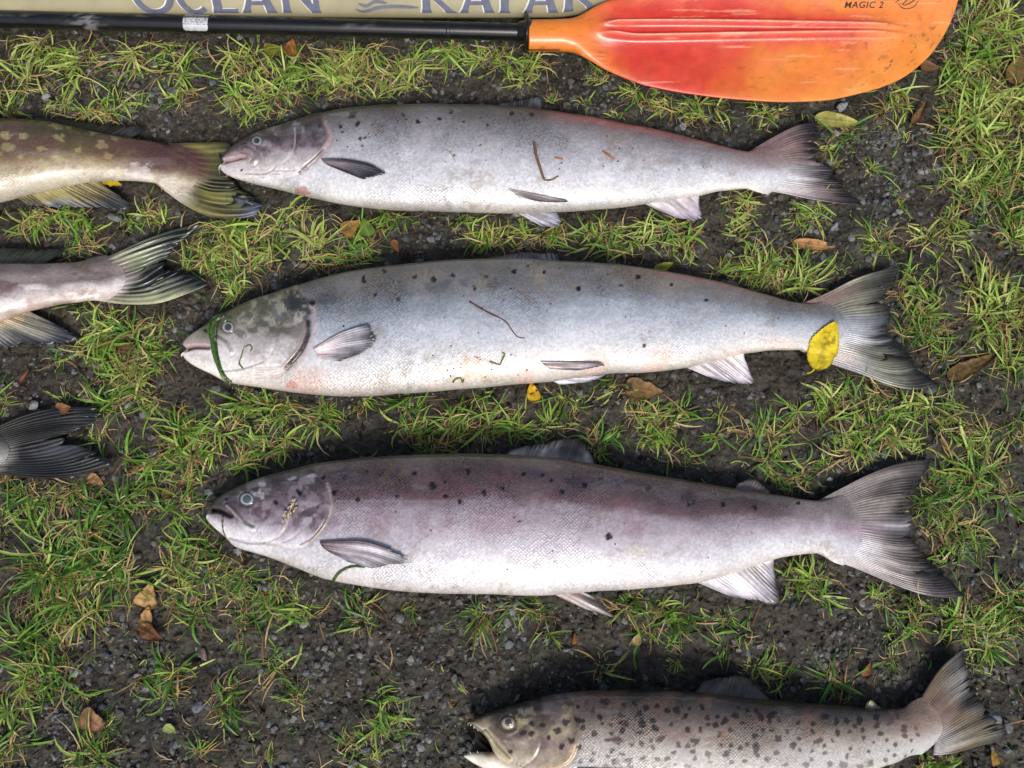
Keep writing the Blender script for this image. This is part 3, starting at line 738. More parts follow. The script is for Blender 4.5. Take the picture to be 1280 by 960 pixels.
# ---- lower salmon
G3 = [(392, 584), (396, 593), (408, 607.5), (412.5, 632.5), (406, 654), (391, 673), (372, 684), (344, 680), (330, 678)]
def paint3(XP, YP, F, fo):
    n = fbm(XP, YP, 52, 71, 4) - 0.5; n2 = fbm(XP*0.4, YP, 10, 81, 3) - 0.5
    f = np.clip(F + n*0.09 + n2*0.03, 0, 1)
    f = np.clip(F + n*.1 + n2*.05 + .06*(fbm(XP, YP, 9, 83, 3)-.5)*sstep(450, 800, XP), 0, 1)
    c = ramp(f, [(0, (111, 102, 96)), (.06, (105, 93, 89)), (.13, (85, 71, 73)), (.27, (99, 80, 84)), (.31, (109, 89, 95)), (.375, (148, 137, 146)), (.5, (168, 158, 168)), (.63, (189, 184, 193)), (.76, (206, 205, 211)), (.9, (209, 207, 211)), (1, (201, 195, 192))])
    c = blend(c, (112, 78, 82), sstep(.52, .68, fbm(XP, YP, 38, 72, 3))*np.exp(-((F-.22)/.1)**2)*sstep(480, 620, XP)*(1-sstep(950, 1000, XP))*0.7)
    c = blend(c, (60, 54, 66), sstep(.56, .7, fbm(XP*.6, YP, 16, 73, 3))*np.exp(-((F-.14)/.08)**2)*0.6)
    c = blend(c, (146, 118, 130), sstep(.5, .66, fbm(XP, YP*.5, 32, 74, 4))*np.exp(-((F-.5)/.12)**2)*0.5)
    ll = np.exp(-((F-.338)/.008)**2)*(XP > 420)
    c = blend(c, (168, 154, 162), ll*0.5*(1-sstep(480, 760, XP)))
    c = blend(c, (158, 150, 150), sstep(940, 1030, XP)*(1-sstep(.3, .5, F))*0.6)
    c = blend(c, (196, 186, 166), spot(XP, YP, 795, 690, 9, 5, 2.0)*.5)
    hs = side_line(XP, YP, G3, 425); h = sstep(-1, 2, hs)
    m3 = fbm(XP, YP, 26, 91, 4)
    fh = np.clip(F + (m3-.5)*0.26, 0, 1)
    hc = ramp(fh, [(0, (58, 54, 50)), (.2, (80, 72, 74)), (.4, (116, 100, 108)), (.55, (140, 126, 136)), (.66, (190, 182, 190)), (.78, (226, 222, 228)), (1, (228, 224, 226))])
    hc = blend(hc, (50, 48, 52), sstep(.5, .65, fbm(XP, YP, 16, 93, 4))*(1-sstep(.15, .32, F))*.8)
    hc = blend(hc, (152, 142, 154), sstep(.55, .7, fbm(XP, YP, 20, 94, 4))*np.exp(-((F-.5)/.15)**2)*.6)
    hc = blend(hc, (205, 205, 205), spot(XP, YP, 325, 618, 7, 9, 1.2)*.55)
    upm = 1-sstep(.5, .68, F)
    hc = mottle(hc, XP, YP, upm*sstep(280, 310, XP), (56, 46, 52), (168, 156, 168), 11, 95, .6, .35)
    for (x, y, r, e, a) in [(388, 588, 8, 2.0, -.3), (362, 592, 8, 2, -.3), (340, 604, 6, 2, -.3), (385, 640, 6, 2.2, -.4), (355, 610, 7, 1.6, 0), (322, 640, 8, 1.8, .3), (290, 622, 7, 1.8, -.5), (392, 612, 7, 1.4, .8)]:
        hc = blend(hc, (56, 47, 50), spot(XP, YP, x, y, r, int(x), e, a)*.65)
    for (x, y, r, e, a) in [(385, 652, 6, 2.2, -.6), (345, 662, 7, 1.8, -.3), (392, 594, 3, 3, -.2), (366, 598, 2.2, 4, -.2), (328, 605, 3.4, 1.3, 0)]:
        hc = blend(hc, (196, 190, 200), spot(XP, YP, x, y, r, int(x)+5, e, a)*.5)
    c = c*(1-h[..., None]) + hc*h[..., None]
    c = blend(c, (176, 162, 156), np.exp(-((hs+1.6)/1.9)**2)*(YP > 604)*(YP < 682)*0.7)
    c = blend(c, (70, 54, 50), near_line(XP, YP, [(411, 640), (406, 653), (391, 672), (376, 681)], 1.3, 430)*0.85)
    c = blend(c, (206, 196, 192), near_line(XP, YP, [(360, 648), (358, 658), (352, 668), (338, 677)], 1.0, 430)*0.85)
    c = blend(c, (200, 190, 190), near_line(XP, YP, [(374, 665), (366, 672), (356, 677), (342, 680)], 1.0, 430)*0.8)
    c = blend(c, (22, 22, 16), near_line(XP, YP, [(263, 637), (273, 638.5), (288, 645)], 3.0, 300)*0.95)
    c = blend(c, (76, 82, 44), near_line(XP, YP, [(288, 640), (302, 652), (316, 659)], 2.2, 330)*0.55)
    c = blend(c, (200, 196, 188), near_line(XP, YP, [(284, 632), (296, 644), (306, 656), (316, 662)], 1.4, 330)*0.55)
    c = blend(c, (158, 152, 156), near_line(XP, YP, [(287, 673), (312, 679), (337, 678)], 1.2, 350)*0.7)
    for (x, y, r) in [(283, 624, 2.0), (288, 622, 1.6), (431, 597, 3.2), (459, 589, 2.2), (477, 594, 2.2), (518, 592.5, 2.6), (540, 608, 4.2), (557, 602, 2.2), (557, 619.5, 2.8), (575.6, 627, 3), (606, 615, 3.2), (628, 610.5, 3), (654, 592.5, 3), (703, 615, 3.4), (679, 594, 2.6), (585, 589, 3.4), (497, 621, 2), (448, 624, 3), (418, 616, 2.8), (643, 647, 1.8), (649, 652, 1.6), (667, 689, 1.8), (731, 607, 2.6), (752, 599, 2.4), (810, 612, 4), (861, 630, 3), (903, 631, 3), (944, 633, 3), (998, 629, 2), (761, 670, 4), (374.5, 616, 4), (344, 628, 2.6), (398, 634, 2.2), (405, 596, 3.5), (690, 600, 2), (867, 628, 2.2)]:
        c = blend(c, (18, 16, 19), spot(XP, YP, x, y, r*1.25, int(x)))
    return c
f3 = make_fish("salmon", "purple-backed salmon lowest of the three whole salmon, mouth open, grass seed head on its cheek",
    [(257, 640), (262.5, 632), (277.5, 619), (300, 607.5), (330, 596), (364, 587), (397, 579), (435, 574), (484, 570), (540, 568), (596, 567), (650, 569), (701, 573), (757, 582.5), (827, 595.6), (898, 607), (968, 618), (1024, 626), (1050, 624), (1080, 619)],
    [(257, 640), (260, 650), (266, 657), (281, 670), (296, 684), (315, 690), (334, 695.6), (364, 707), (409, 724), (457, 733), (502, 739), (559, 742.5), (615, 743), (671, 745), (752, 739), (804, 736), (874, 728), (920, 715), (968, 699), (996, 694), (1024, 692), (1050, 698), (1080, 707)],
    40, paint3, M_SALMON, 412,
    gill_head(G3, [(360, 648), (358, 658), (352, 668), (338, 677)], [(262, 638), (273, 638.5), (289, 645)], [(284, 632), (297, 645), (307, 656), (317, 661)],
              [(287, 673), (312, 679), (337, 678)], [[(374, 665), (366, 672), (356, 677), (342, 680)], [(404, 628), (390, 634), (376, 640)]], (308.6, 624), 9.2, mouth_d=7.5, mouth_w=2.8),
    notch=(639, 9, 4.0, 10))
eye(f3, 308.6, 624, 10.0, (142, 150, 154), (164, 170, 172), (80, 90, 98), 0.5, rim=(44, 46, 52))
fin(f3, "tail_fin", [(1062, 622), (1072, 640), (1076, 662), (1072, 686), (1062, 703)], [(1165, 573), (1158, 591), (1147, 612), (1142, 640), (1140, 664), (1151, 682), (1165, 699), (1184, 717.5), (1207, 745)],
    fincol((160, 152, 148), (152, 144, 138), (62, 58, 58), (58, 52, 52), .9, 23, .45,
           patch=lambda c, x, y, s, r: blend(blend(blend(c, (196, 182, 184), sstep(.5, .75, s)*(1-sstep(.3, .85, r))*.75), (52, 46, 52), np.exp(-((s-.53)/.05)**2)*sstep(.1, .3, r)*.7), (206, 206, 214), np.exp(-((s-.44)/.04)**2)*sstep(.15, .3, r)*.5)),
    30, 0.014, 0.012, lead0=[(1022, 626), (1052, 610), (1090, 591), (1127, 578), (1165, 573)], lead1=[(1022, 692), (1043, 701), (1071, 711), (1109, 727), (1146, 741), (1179, 747), (1207, 745)], seed=22)
fin(f3, "dorsal_fin", [(625, 576), (665, 578), (705, 581), (745, 588)], [(640, 562), (670, 554), (700, 548.5), (722, 547), (732, 557), (746, 580)],
    fincol((150, 142, 134), (150, 144, 140), (120, 118, 120), (40, 38, 42), 1.2, 25, .5), 16, 0.032, 0.022, seed=25)
fin(f3, "adipose_fin", [(916, 614), (935, 617), (958, 621)], [(924, 604), (938, 598), (950, 603), (963, 615)], fincol((120, 110, 104), (112, 104, 98), (96, 90, 86), (80, 74, 72), .3, 26), 7, 0.02, 0.018, seed=26)
fin(f3, "anal_fin", [(868, 727), (905, 717), (940, 706), (967, 696)], [(912, 745), (945, 753), (973, 754), (971, 732), (967, 708)],
    fincol((208, 202, 204), (186, 182, 190), (140, 136, 148), (128, 120, 132), .4, 27), 14, 0.018, 0.012, seed=27)
fin(f3, "pelvic_fin", [(682, 738), (688, 732), (698, 728)], [(735, 763), (752, 769), (769, 772), (758, 759), (738, 744)],
    fincol((216, 204, 202), (182, 168, 164), (206, 200, 202), (128, 112, 110), .5, 28), 10, 0.034, 0.016, seed=28)
fin(f3, "pectoral_fin", [(399, 677), (403, 684), (411, 690)], [(488, 689), (513, 703.5), (490, 706), (464, 711), (436, 703)],
    fincol((150, 128, 132), (190, 184, 190), (176, 176, 186), (110, 96, 100), .45, 29, patch=lambda c, x, y, s, r: blend(c, (92, 66, 70), (1-sstep(.05, .25, s))*(1-.5*r)*.8)), 12, on=f3, lead0=[(399, 677), (446, 676), (470, 681), (490, 688)], seed=29, occ=False)

# ---- spotted trout at the bottom edge
G4 = [(712, 868), (716, 886), (723, 916), (720, 937), (711, 953), (690, 963), (668, 968)]
r4 = np.random.default_rng(44)
TS = []
while len(TS) < 175:
    x, y = r4.uniform(722, 1150), r4.uniform(866, 975)
    lim = 866 + 8 + (x-720)*0.045
    if y > lim and all(math.hypot(x-a, (y-b)*1.2) > 10.2 for a, b, _ in TS): TS.append((x, y, r4.uniform(2.6, 5.2)))
def paint4(XP, YP, F, fo):
    n = fbm(XP, YP, 46, 101, 4) - 0.5
    f = np.clip(F + n*0.14, 0, 1)
    c = ramp(f, [(0, (52, 47, 45)), (.1, (68, 62, 59)), (.25, (104, 93, 84)), (.42, (146, 135, 126)), (.58, (182, 175, 169)), (.75, (192, 190, 189)), (1, (206, 204, 200))])
    c = blend(c, (128, 96, 78), sstep(.5, .7, fbm(XP, YP, 22, 103, 3))*(1-sstep(.35, .6, F))*.45)
    hs = side_line(XP, YP, G4, 760); h = sstep(-9, 4, hs + 8*(fbm(XP, YP, 9, 116, 3)-.5))
    m3 = fbm(XP, YP, 22, 111, 4)
    hc = ramp(np.clip(F*1.05 + (m3-.5)*.5, 0, 1), [(0, (44, 38, 33)), (.2, (76, 66, 56)), (.4, (120, 107, 92)), (.6, (160, 147, 130)), (.8, (198, 188, 168)), (1, (212, 205, 190))])
    hc = blend(hc, (142, 122, 122), sstep(.5, .65, fbm(XP, YP, 24, 113, 3))*.5)
    hc = blend(hc, (196, 182, 132), spot(XP, YP, 651, 904, 9, 3)*.6)
    hc = mottle(hc, XP, YP, 1-sstep(.5, .8, F), (58, 46, 36), (186, 172, 140), 14, 115, .5, .4)
    c = c*(1-h[..., None]) + hc*h[..., None]
    c = blend(c, (40, 26, 22), near_line(XP, YP, [(588, 905), (600, 913), (608, 922), (613, 934)], 2.0, 640)*.8)
    c = blend(c, (178, 164, 112), near_line(XP, YP, [(606, 916), (620, 934), (636, 950)], 4.0, 660)*.7)
    c = blend(c, (96, 84, 60), near_line(XP, YP, [(612, 910), (626, 924), (640, 944)], 1.6, 660)*.7)
    c = blend(c, (206, 176, 140), np.exp(-((hs-4)/5)**2)*(YP > 930)*.7)
    for i, (x, y, r) in enumerate([(679, 905.5, 4.2), (697, 913, 5), (665, 915.6, 5), (686, 922, 3.4), (664.5, 904, 3.8), (708, 903, 5), (713, 925, 4.5), (701, 933, 4.5), (638, 939, 3.4), (654, 916, 4), (640, 880, 5), (672, 886, 6)]):
        c = blend(c, (40, 26, 28), spot(XP, YP, x, y, r, i + 9)*.9)
    for i, (x, y, r) in enumerate(TS):
        fade = np.interp(y, [900, 945, 975], [.95, .75, .4])
        m = (np.abs(XP-x) < 9) & (np.abs(YP-y) < 9)
        sp = spot(XP[m], YP[m], x, y, r, i*3, 1.0 + 0.5*(i % 3 == 0), i)
        cc = c[m]; c[m] = cc*(1-sp[:, None]*fade) + lin((30, 23, 24) if i % 4 else (62, 34, 28))*sp[:, None]*fade
    c = blend(c, (150, 122, 108), sstep(1100, 1165, XP)*(1-sstep(.4, .8, F))*.5)
    return c
f4 = make_fish("trout", "black-spotted trout with gaping toothed jaws, cut by the bottom edge",
    [(585, 903), (590, 900), (599, 896), (622, 887), (656, 877), (695, 867.6), (745, 863), (813, 863), (875, 865), (954, 874), (1038, 881), (1094, 885.6), (1140, 884), (1160, 878), (1178, 872)],
    [(585, 903), (592, 909), (602, 916), (610, 925), (616, 938), (624, 954), (640, 967), (680, 983), (740, 995), (820, 1001), (900, 1000), (980, 990), (1050, 974), (1110, 956), (1140, 948), (1160, 945), (1178, 943)],
    34, paint4, M_TROUT, 722,
    gill_head(G4, [(668, 900), (676, 925), (670, 945), (655, 958)], [(589, 905), (600, 913), (608, 922)], [(606, 916), (620, 934), (636, 950)], [(650, 955), (662, 962), (680, 965)], [], (635, 904), 9.7, mouth_d=2.0),
    pitch=(4.2, 3.5), step_b=1.5)
eye(f4, 635, 904, 9.8, (156, 146, 126), (182, 174, 158), (66, 68, 76), 0.44, rim=(82, 72, 50), poff=(0.5, -1.2))
# lower jaw hanging open, with teeth
xs = np.linspace(0, 1, 40); aa = np.linspace(0, 2*np.pi, 24, endpoint=False)
jx = 580 + 78*xs
jt = pchip([580, 590, 612, 635, 658], [944, 940, 939.5, 946, 956], jx); jb = pchip([580, 590, 612, 635, 658], [946, 953, 964, 972, 980], jx)
JX = np.repeat(jx[:, None], 24, 1); JF = (1-np.cos(aa))/2
JY = jt[:, None] + (jb-jt)[:, None]*JF[None]
JW = np.interp(xs, [0, .1, .4, 1], [.002, .006, .010, .012])
JZ = 0.022 + JW[:, None]*np.sin(aa)[None]*np.where(np.sin(aa) > 0, 1, 1.2)[None]
jc = ramp(np.clip(np.repeat(JF[None], 40, 0) + (fbm(JX, JY, 14, 5, 3)-.5)*.5, 0, 1), [(0, (146, 112, 84)), (.2, (212, 200, 172)), (.7, (228, 224, 216)), (1, (216, 208, 190))])
jaw = mk("lower_jaw", P(JX, JY, JZ).reshape(-1, 3), gridfaces(40, 24, True)[:, ::-1], M_JAW, f4.root, jc.reshape(-1, 3))
for i, (x, y) in enumerate([(589, 906.5), (593, 909.5), (598, 912.8)]):
    b0 = P(x, y - 1.5, 0.0205); t0 = P(x - 1.0, y + 1.4, 0.0185)
    V, F = tube(np.linspace(b0, t0, 4), [.0006, .0005, .0004, .0001], 6)
    mk("tooth", V, F, M_JAW, f4.root, np.repeat(lin((232, 228, 214))[None], len(V), 0))
for i, (x, y) in enumerate([(588, 940.5), (597, 939.5)]):
    b0 = P(x, y + 1.5, 0.026); t0 = P(x - .5, y - 1.2, 0.026)
    V, F = tube(np.linspace(b0, t0, 4), [.0006, .0005, .0004, .0001], 6)
    mk("tooth", V, F, M_JAW, jaw, np.repeat(lin((232, 228, 214))[None], len(V), 0))
mu, mv = np.meshgrid(np.linspace(0, 1, 14), np.linspace(0, 1, 12), indexing='ij')
ux, uy = 589 + 28*mu, 905 + 30*mu**.9; lx, ly = 585 + 34*mu, 944 + 2*mu
mx_, my_ = ux*(1-mv) + lx*mv + 7*np.sin(np.pi*mv)*(1-mu), uy*(1-mv) + ly*mv
mz = .020 - .010*np.sin(np.pi*mv)
mc = ramp(fbm(mx_, my_, 8, 3, 3), [(.2, (24, 15, 12)), (.8, (58, 38, 30))])
mk("mouth_lining", P(mx_, my_, mz).reshape(-1, 3), gridfaces(14, 12), M_JAW, f4.root, mc.reshape(-1, 3), label="dark inside of the open mouth")
fin(f4, "tail_fin", [(1162, 878), (1168, 892), (1172, 908), (1172, 926), (1166, 942)], [(1205, 810), (1211, 832), (1217, 852), (1226, 870), (1240, 889), (1259, 911), (1254, 925)],
    fincol((128, 108, 96), (112, 98, 62), (92, 92, 92), (38, 36, 34), .6, 33,
           patch=lambda c, x, y, s, r: blend(blend(blend(c, (150, 148, 146), np.exp(-((s-.25)/.16)**2)*sstep(.3, .6, r)*(1-sstep(.85, 1, r))*.7), (96, 84, 40), np.exp(-((s-.72)/.14)**2)*np.exp(-((r-.5)/.3)**2)*.7), (32, 32, 32), np.exp(-((s-.5)/.05)**2)*sstep(.3, .6, r)*.8)),
    24, 0.013, 0.010, lead0=[(1145, 884), (1162, 855), (1179, 832), (1205, 810)], lead1=[(1167, 944), (1190, 942), (1224, 933), (1254, 925)], seed=32)
fin(f4, "dorsal_fin", [(866, 872), (895, 874), (925, 877), (962, 880)], [(880, 851), (900, 845.5), (928, 844), (944, 854), (962, 874)],
    fincol((96, 90, 80), (88, 82, 74), (70, 66, 62), (46, 42, 40), .5, 35), 13, 0.026, 0.018, seed=35)
fin(f4, "adipose_fin", [(1080, 891), (1092, 893), (1106, 892)], [(1084, 877), (1090, 874.5), (1096, 880), (1106, 888)], fincol((126, 112, 92), (150, 140, 120), (196, 186, 160), (90, 80, 70), .3, 36), 6, 0.017, 0.017, seed=36)
fin(f4, "anal_fin", [(1040, 974), (1070, 966), (1098, 957)], [(1075, 1000), (1092, 1004), (1106, 996), (1104, 972)], fincol((196, 184, 160), (150, 140, 120), (140, 136, 130), (90, 84, 76), .4, 37), 11, 0.016, 0.01, seed=37)
fin(f4, "pelvic_fin", [(880, 994), (895, 996), (912, 996)], [(915, 1026), (935, 1028), (945, 1018), (935, 1002)], fincol((206, 196, 180), (170, 160, 150), (150, 146, 142), (100, 92, 86), .4, 38), 9, 0.016, 0.01, seed=38)
fin(f4, "pectoral_fin", [(722, 962), (726, 968), (732, 974)], [(795, 968), (806, 977), (796, 986), (765, 988)], fincol((140, 120, 90), (110, 98, 80), (80, 74, 66), (56, 50, 44), .5, 39), 10, on=f4, seed=39, occ=False)

# ---- yellow-spotted pike, upper left
PS = []
while len(PS) < 95:
    x, y = r4.uniform(-420, 160), r4.uniform(140, 218)
    if all(math.hypot((x-a)*.7, y-b) > 12 for a, b, _ in PS): PS.append((x, y, r4.uniform(3.5, 6.5)))
def paint5(XP, YP, F, fo):
    n = fbm(XP, YP, 40, 121, 4) - 0.5
    f = np.clip(F + n*0.2, 0, 1)
    c = ramp(f, [(0, (58, 54, 34)), (.2, (82, 72, 50)), (.4, (98, 84, 60)), (.54, (136, 118, 88)), (.7, (182, 170, 146)), (.82, (206, 198, 184)), (1, (198, 190, 172))])
    c = blend(c, (98, 70, 62), sstep(.5, .66, fbm(XP, YP, 46, 123, 3))*(1-sstep(.4, .6, F))*.6)
    for i, (x, y, r) in enumerate(PS):
        m = (np.abs(XP-x) < 14) & (np.abs(YP-y) < 12)
        sp = spot(XP[m], YP[m], x, y, r, i*2, 1.5, 0.15)*.5
        c[m] = c[m]*(1-sp[:, None]) + lin((172, 160, 112))*sp[:, None]
    c = blend(c, (196, 188, 150), sstep(.55, .75, fbm(XP, YP, 14, 127, 3))*sstep(.4, .6, F)*.4)
    c = blend(c, (150, 126, 118), sstep(.58, .72, fbm(XP, YP, 15, 129, 3))*sstep(.5, .7, F)*.5)
    dk = sstep(120, 190, XP + n*60)*(1-sstep(.55, .8, F + n*.3))
    c = blend(c, (84, 52, 54), dk*.8)
    c = blend(c, (206, 196, 196), spot(XP, YP, 172, 216, 14, 3, 1.4)*.6)
    return c
f5 = make_fish("pike", "olive pike with pale yellow spots, tail beside the upper salmon's snout",
    [(-560, 236), (-556, 226), (-520, 216), (-470, 206), (-420, 188), (-360, 166), (-280, 148), (-180, 139), (-80, 140), (0, 147), (52, 150), (104, 160.6), (156, 171), (208, 178.5), (234, 181.5), (250, 181)],
    [(-560, 236), (-556, 248), (-520, 260), (-470, 268), (-420, 276), (-360, 284), (-280, 290), (-180, 286), (-80, 268), (0, 252), (40, 242), (90, 232), (120, 227), (156, 226), (193, 229), (215, 234), (234, 240), (250, 246)],
    40, paint5, M_PIKE, -400, None, step_h=5, step_b=2.4, pitch=(5.5, 4.4), lift=0.003, lift_tail=0.0115, nu=120,
    wv=[.16, .24, .36, .5, .7, .92, 1, .96, .74, .42, .22, .08, .012])
eye(f5, -455, 216, 9, (180, 160, 70), (210, 190, 100), (30, 30, 34), 0.45)
fin(f5, "tail_fin", [(222, 183), (232, 196), (236, 210), (232, 226), (222, 238)], [(286, 178), (296, 198), (288, 214), (295, 226), (312, 241), (330, 258), (322, 268)],
    fincol((84, 68, 44), (112, 108, 56), (84, 88, 60), (17, 18, 19), 1.6, 41, .75, patch=lambda c, x, y, s, r: blend(blend(c, (150, 142, 92), (sstep(.78, .95, s))*(1-sstep(.4, .8, r))*.5), (120, 128, 150), sstep(.7, .9, s)*sstep(.75, 1, r)*.6)),
    9, 0.010, 0.010, lead0=[(210, 179), (240, 178), (271, 177), (286, 178)], lead1=[(196, 231), (229, 255), (260, 270), (297, 273), (322, 268)], seed=42, ridge=.0014)
fin(f5, "dorsal_fin", [(30, 156), (70, 162), (110, 170), (158, 178)], [(48, 147), (90, 150), (130, 155), (172, 157), (178, 163), (170, 168)],
    fincol((56, 54, 40), (44, 44, 38), (52, 56, 62), (20, 20, 22), .8, 43, .5), 13, 0.018, 0.012, seed=43, ridge=.0014)
fin(f5, "anal_fin", [(14, 241), (50, 233), (88, 226), (124, 221)], [(34, 256), (78, 260), (130, 260), (158, 265), (169, 262), (152, 246), (128, 230)],
    fincol((180, 170, 130), (142, 132, 84), (120, 128, 144), (60, 54, 40), 1.0, 45, .55), 15, 0.014, 0.008, seed=45, ridge=.0012)

# ---- grey pike with a forked striped tail, middle left
def paint6(XP, YP, F, fo):
    n = fbm(XP*.45, YP, 18, 131, 4) - 0.5; n2 = fbm(XP, YP, 30, 133, 3) - .5
    f = np.clip(F + n*0.32 + n2*.12, 0, 1)
    c = ramp(f, [(0, (84, 77, 74)), (.15, (104, 94, 92)), (.32, (140, 128, 126)), (.46, (122, 108, 106)), (.58, (200, 192, 194)), (.75, (222, 214, 212)), (.88, (206, 192, 186)), (1, (190, 172, 160))])
    c = blend(c, (98, 80, 80), sstep(.54, .64, fbm(XP*.4, YP, 12, 135, 3))*(.4 + .6*(1-sstep(.4, .7, F)))*.7)
    c = blend(c, (170, 140, 130), sstep(.58, .7, fbm(XP, YP, 20, 137, 3))*sstep(.5, .8, F)*.6)
    return c
f6 = make_fish("pike", "grey pale-bellied pike with a deeply forked green striped tail, below the yellow-spotted one",
    [(-640, 366), (-636, 358), (-600, 348), (-550, 338), (-500, 326), (-420, 314), (-320, 308), (-200, 308), (-100, 318), (0, 329), (52, 329.5), (99, 327), (140, 321), (158, 318)],
    [(-640, 366), (-636, 374), (-600, 386), (-550, 396), (-500, 408), (-420, 424), (-320, 432), (-200, 430), (-100, 418), (0, 402), (31, 391), (52, 386), (94, 378), (141, 375.5), (158, 377)],
    34, paint6, M_PIKE, -490, None, step_h=6, step_b=2.4, pitch=(5, 4), lift=0.003, lift_tail=0.0115, nu=110,
    wv=[.16, .24, .36, .5, .7, .92, 1, .96, .74, .42, .22, .08, .012])
eye(f6, -545, 352, 8, (190, 170, 80), (210, 190, 100), (30, 30, 34), 0.45)
fin(f6, "tail_fin", [(138, 321), (146, 333), (149, 348), (146, 362), (138, 375)], [(252, 280), (238, 298), (222, 316), (206, 326), (226, 337), (248, 346), (264, 354)],
    fincol((122, 114, 100), (136, 144, 112), (92, 104, 104), (18, 21, 24), 1.6, 51, .75, patch=lambda c, x, y, s, r: blend(c, (196, 196, 160), sstep(.85, 1, s)*(1-sstep(.6, .95, r))*.7)),
    9, 0.010, 0.011, lead0=[(128, 324), (182, 299), (219, 285.6), (252, 280)], lead1=[(128, 377), (161, 380.5), (198, 379), (234, 367), (264, 354)], seed=52, ridge=.0016, rag=.14)
fin(f6, "dorsal_fin", [(-40, 328), (0, 333), (30, 334), (55, 334)], [(-30, 305), (0, 309), (40, 309), (70, 310), (78, 315), (60, 325)],
    fincol((52, 54, 42), (44, 50, 40), (36, 40, 36), (18, 20, 20), .7, 53, .5), 13, 0.016, 0.010, seed=53, ridge=.0012)
fin(f6, "anal_fin", [(-45, 404), (-15, 398), (10, 392), (34, 386)], [(-20, 432), (15, 435), (52, 433), (85, 430), (99, 427), (96, 420), (62, 401), (36, 389)],
    fincol((196, 176, 140), (136, 134, 120), (70, 76, 92), (48, 46, 50), .75, 55, .5), 15, 0.012, 0.008, seed=55, ridge=.0013)

# ---- dark-tailed fish at the left edge
def paint7(XP, YP, F, fo):
    n = fbm(XP, YP, 24, 141, 4) - 0.5
    c = ramp(np.clip(F + n*.3, 0, 1), [(0, (48, 48, 46)), (.3, (74, 74, 72)), (.55, (116, 115, 114)), (.8, (160, 157, 154)), (1, (170, 164, 158))])
    return blend(c, (70, 66, 62), sstep(.5, .7, fbm(XP, YP, 10, 143, 3))*.5)
f7 = make_fish("pike", "fish at the left edge showing only its blackish tail fin",
    [(-660, 566), (-656, 556), (-600, 540), (-540, 522), (-460, 508), (-340, 500), (-220, 505), (-120, 520), (-40, 535), (-10, 537), (12, 536)],
    [(-660, 566), (-656, 578), (-600, 592), (-540, 606), (-460, 620), (-340, 628), (-220, 620), (-120, 604), (-40, 592), (-10, 590), (12, 591)],
    36, paint7, M_PIKE, -520, None, step_h=6, step_b=3, pitch=(5, 4), lift=0.003, lift_tail=0.0115, nu=90,
    wv=[.16, .24, .36, .5, .7, .92, 1, .96, .74, .42, .22, .08, .012])
eye(f7, -575, 552, 8, (190, 170, 80), (210, 190, 100), (30, 30, 34), 0.45)
fin(f7, "tail_fin", [(-4, 537), (6, 548), (9, 563), (6, 578), (-4, 591)], [(122, 509), (138, 519), (128, 528), (104, 537), (86, 543), (104, 556), (126, 566), (147, 577), (140, 583)],
    fincol((48, 46, 42), (28, 28, 27), (50, 52, 52), (8, 8, 9), 1.2, 61, .6, patch=lambda c, x, y, s, r: blend(c, (104, 108, 116), np.exp(-((s-.62)/.05)**2)*sstep(.2, .5, r)*.35)),
    16, 0.010, 0.012, lead0=[(-14, 538), (31, 518), (78, 509), (122, 509)], lead1=[(-14, 590), (20, 595), (52, 598), (94, 595), (140, 583)], seed=62, ridge=.0015, rag=.14)

# ------------------------------------------------------------------ paddle
SH0, SH1 = P(-560, 9.5, 0.034), P(657, 40.5, 0.034)
pad = empty("paddle", tuple(P(300, 32, 0)), "kayak paddle with black shaft and orange-red blade", "paddle")
axis_v = (SH1 - SH0); LEN = np.linalg.norm(axis_v); axis_v = axis_v/LEN
nrm = np.array([-axis_v[1], axis_v[0], 0])
RS = 0.0112
m_ = 240
ts = np.linspace(0, LEN, m_)
V, F = tube(SH0 + ts[:, None]*axis_v, RS, 32)
sc = np.repeat(lin((15, 16, 19))[None], len(V), 0)
nn = fbm(V[:, 0]*1000, V[:, 1]*4000, 30, 7, 4)
sc = sc + (sstep(.68, .82, nn)*0.05)[:, None]
scr = np.exp(-((V[:, 0]+0.565)/0.018)**2)*sstep(.45, .6, fbm(V[:, 0]*1000, V[:, 1]*3000, 6, 9, 3))
sc = sc + (scr*0.16)[:, None]
shaft = mk("shaft", V, F, M_SHAFT, pad, sc)
def sleeve(name, t0, t1, r0, r1, colr, parent):
    ring = np.array([r0*.96, r0, r1, r1*.96]); tt = np.array([t0, t0+.0004, t1-.0004, t1])
    V, F = tube(SH0 + tt[:, None]*axis_v, ring, 40)
    return mk(name, V, F, M_SHAFT, parent, np.repeat(lin(colr)[None], len(V), 0))
sleeve("shaft_joint", LEN-0.105, LEN-0.1005, RS*1.035, RS*1.035, (26, 27, 30), pad)
# drip ring : flared rubber collar
tt = np.array([-.012, -.010, -.004, -.0015, 0, .0015, .004, .010]) + LEN + 0.001
rr = np.array([1.02, 1.2, 1.3, 1.5, 2.25, 2.25, 1.5, 1.3])*RS
V, F = tube(SH0 + tt[:, None]*axis_v, rr, 44)
mk("drip_ring", V, F, M_SHAFT, pad, np.repeat(lin((17, 17, 19))[None], len(V), 0))
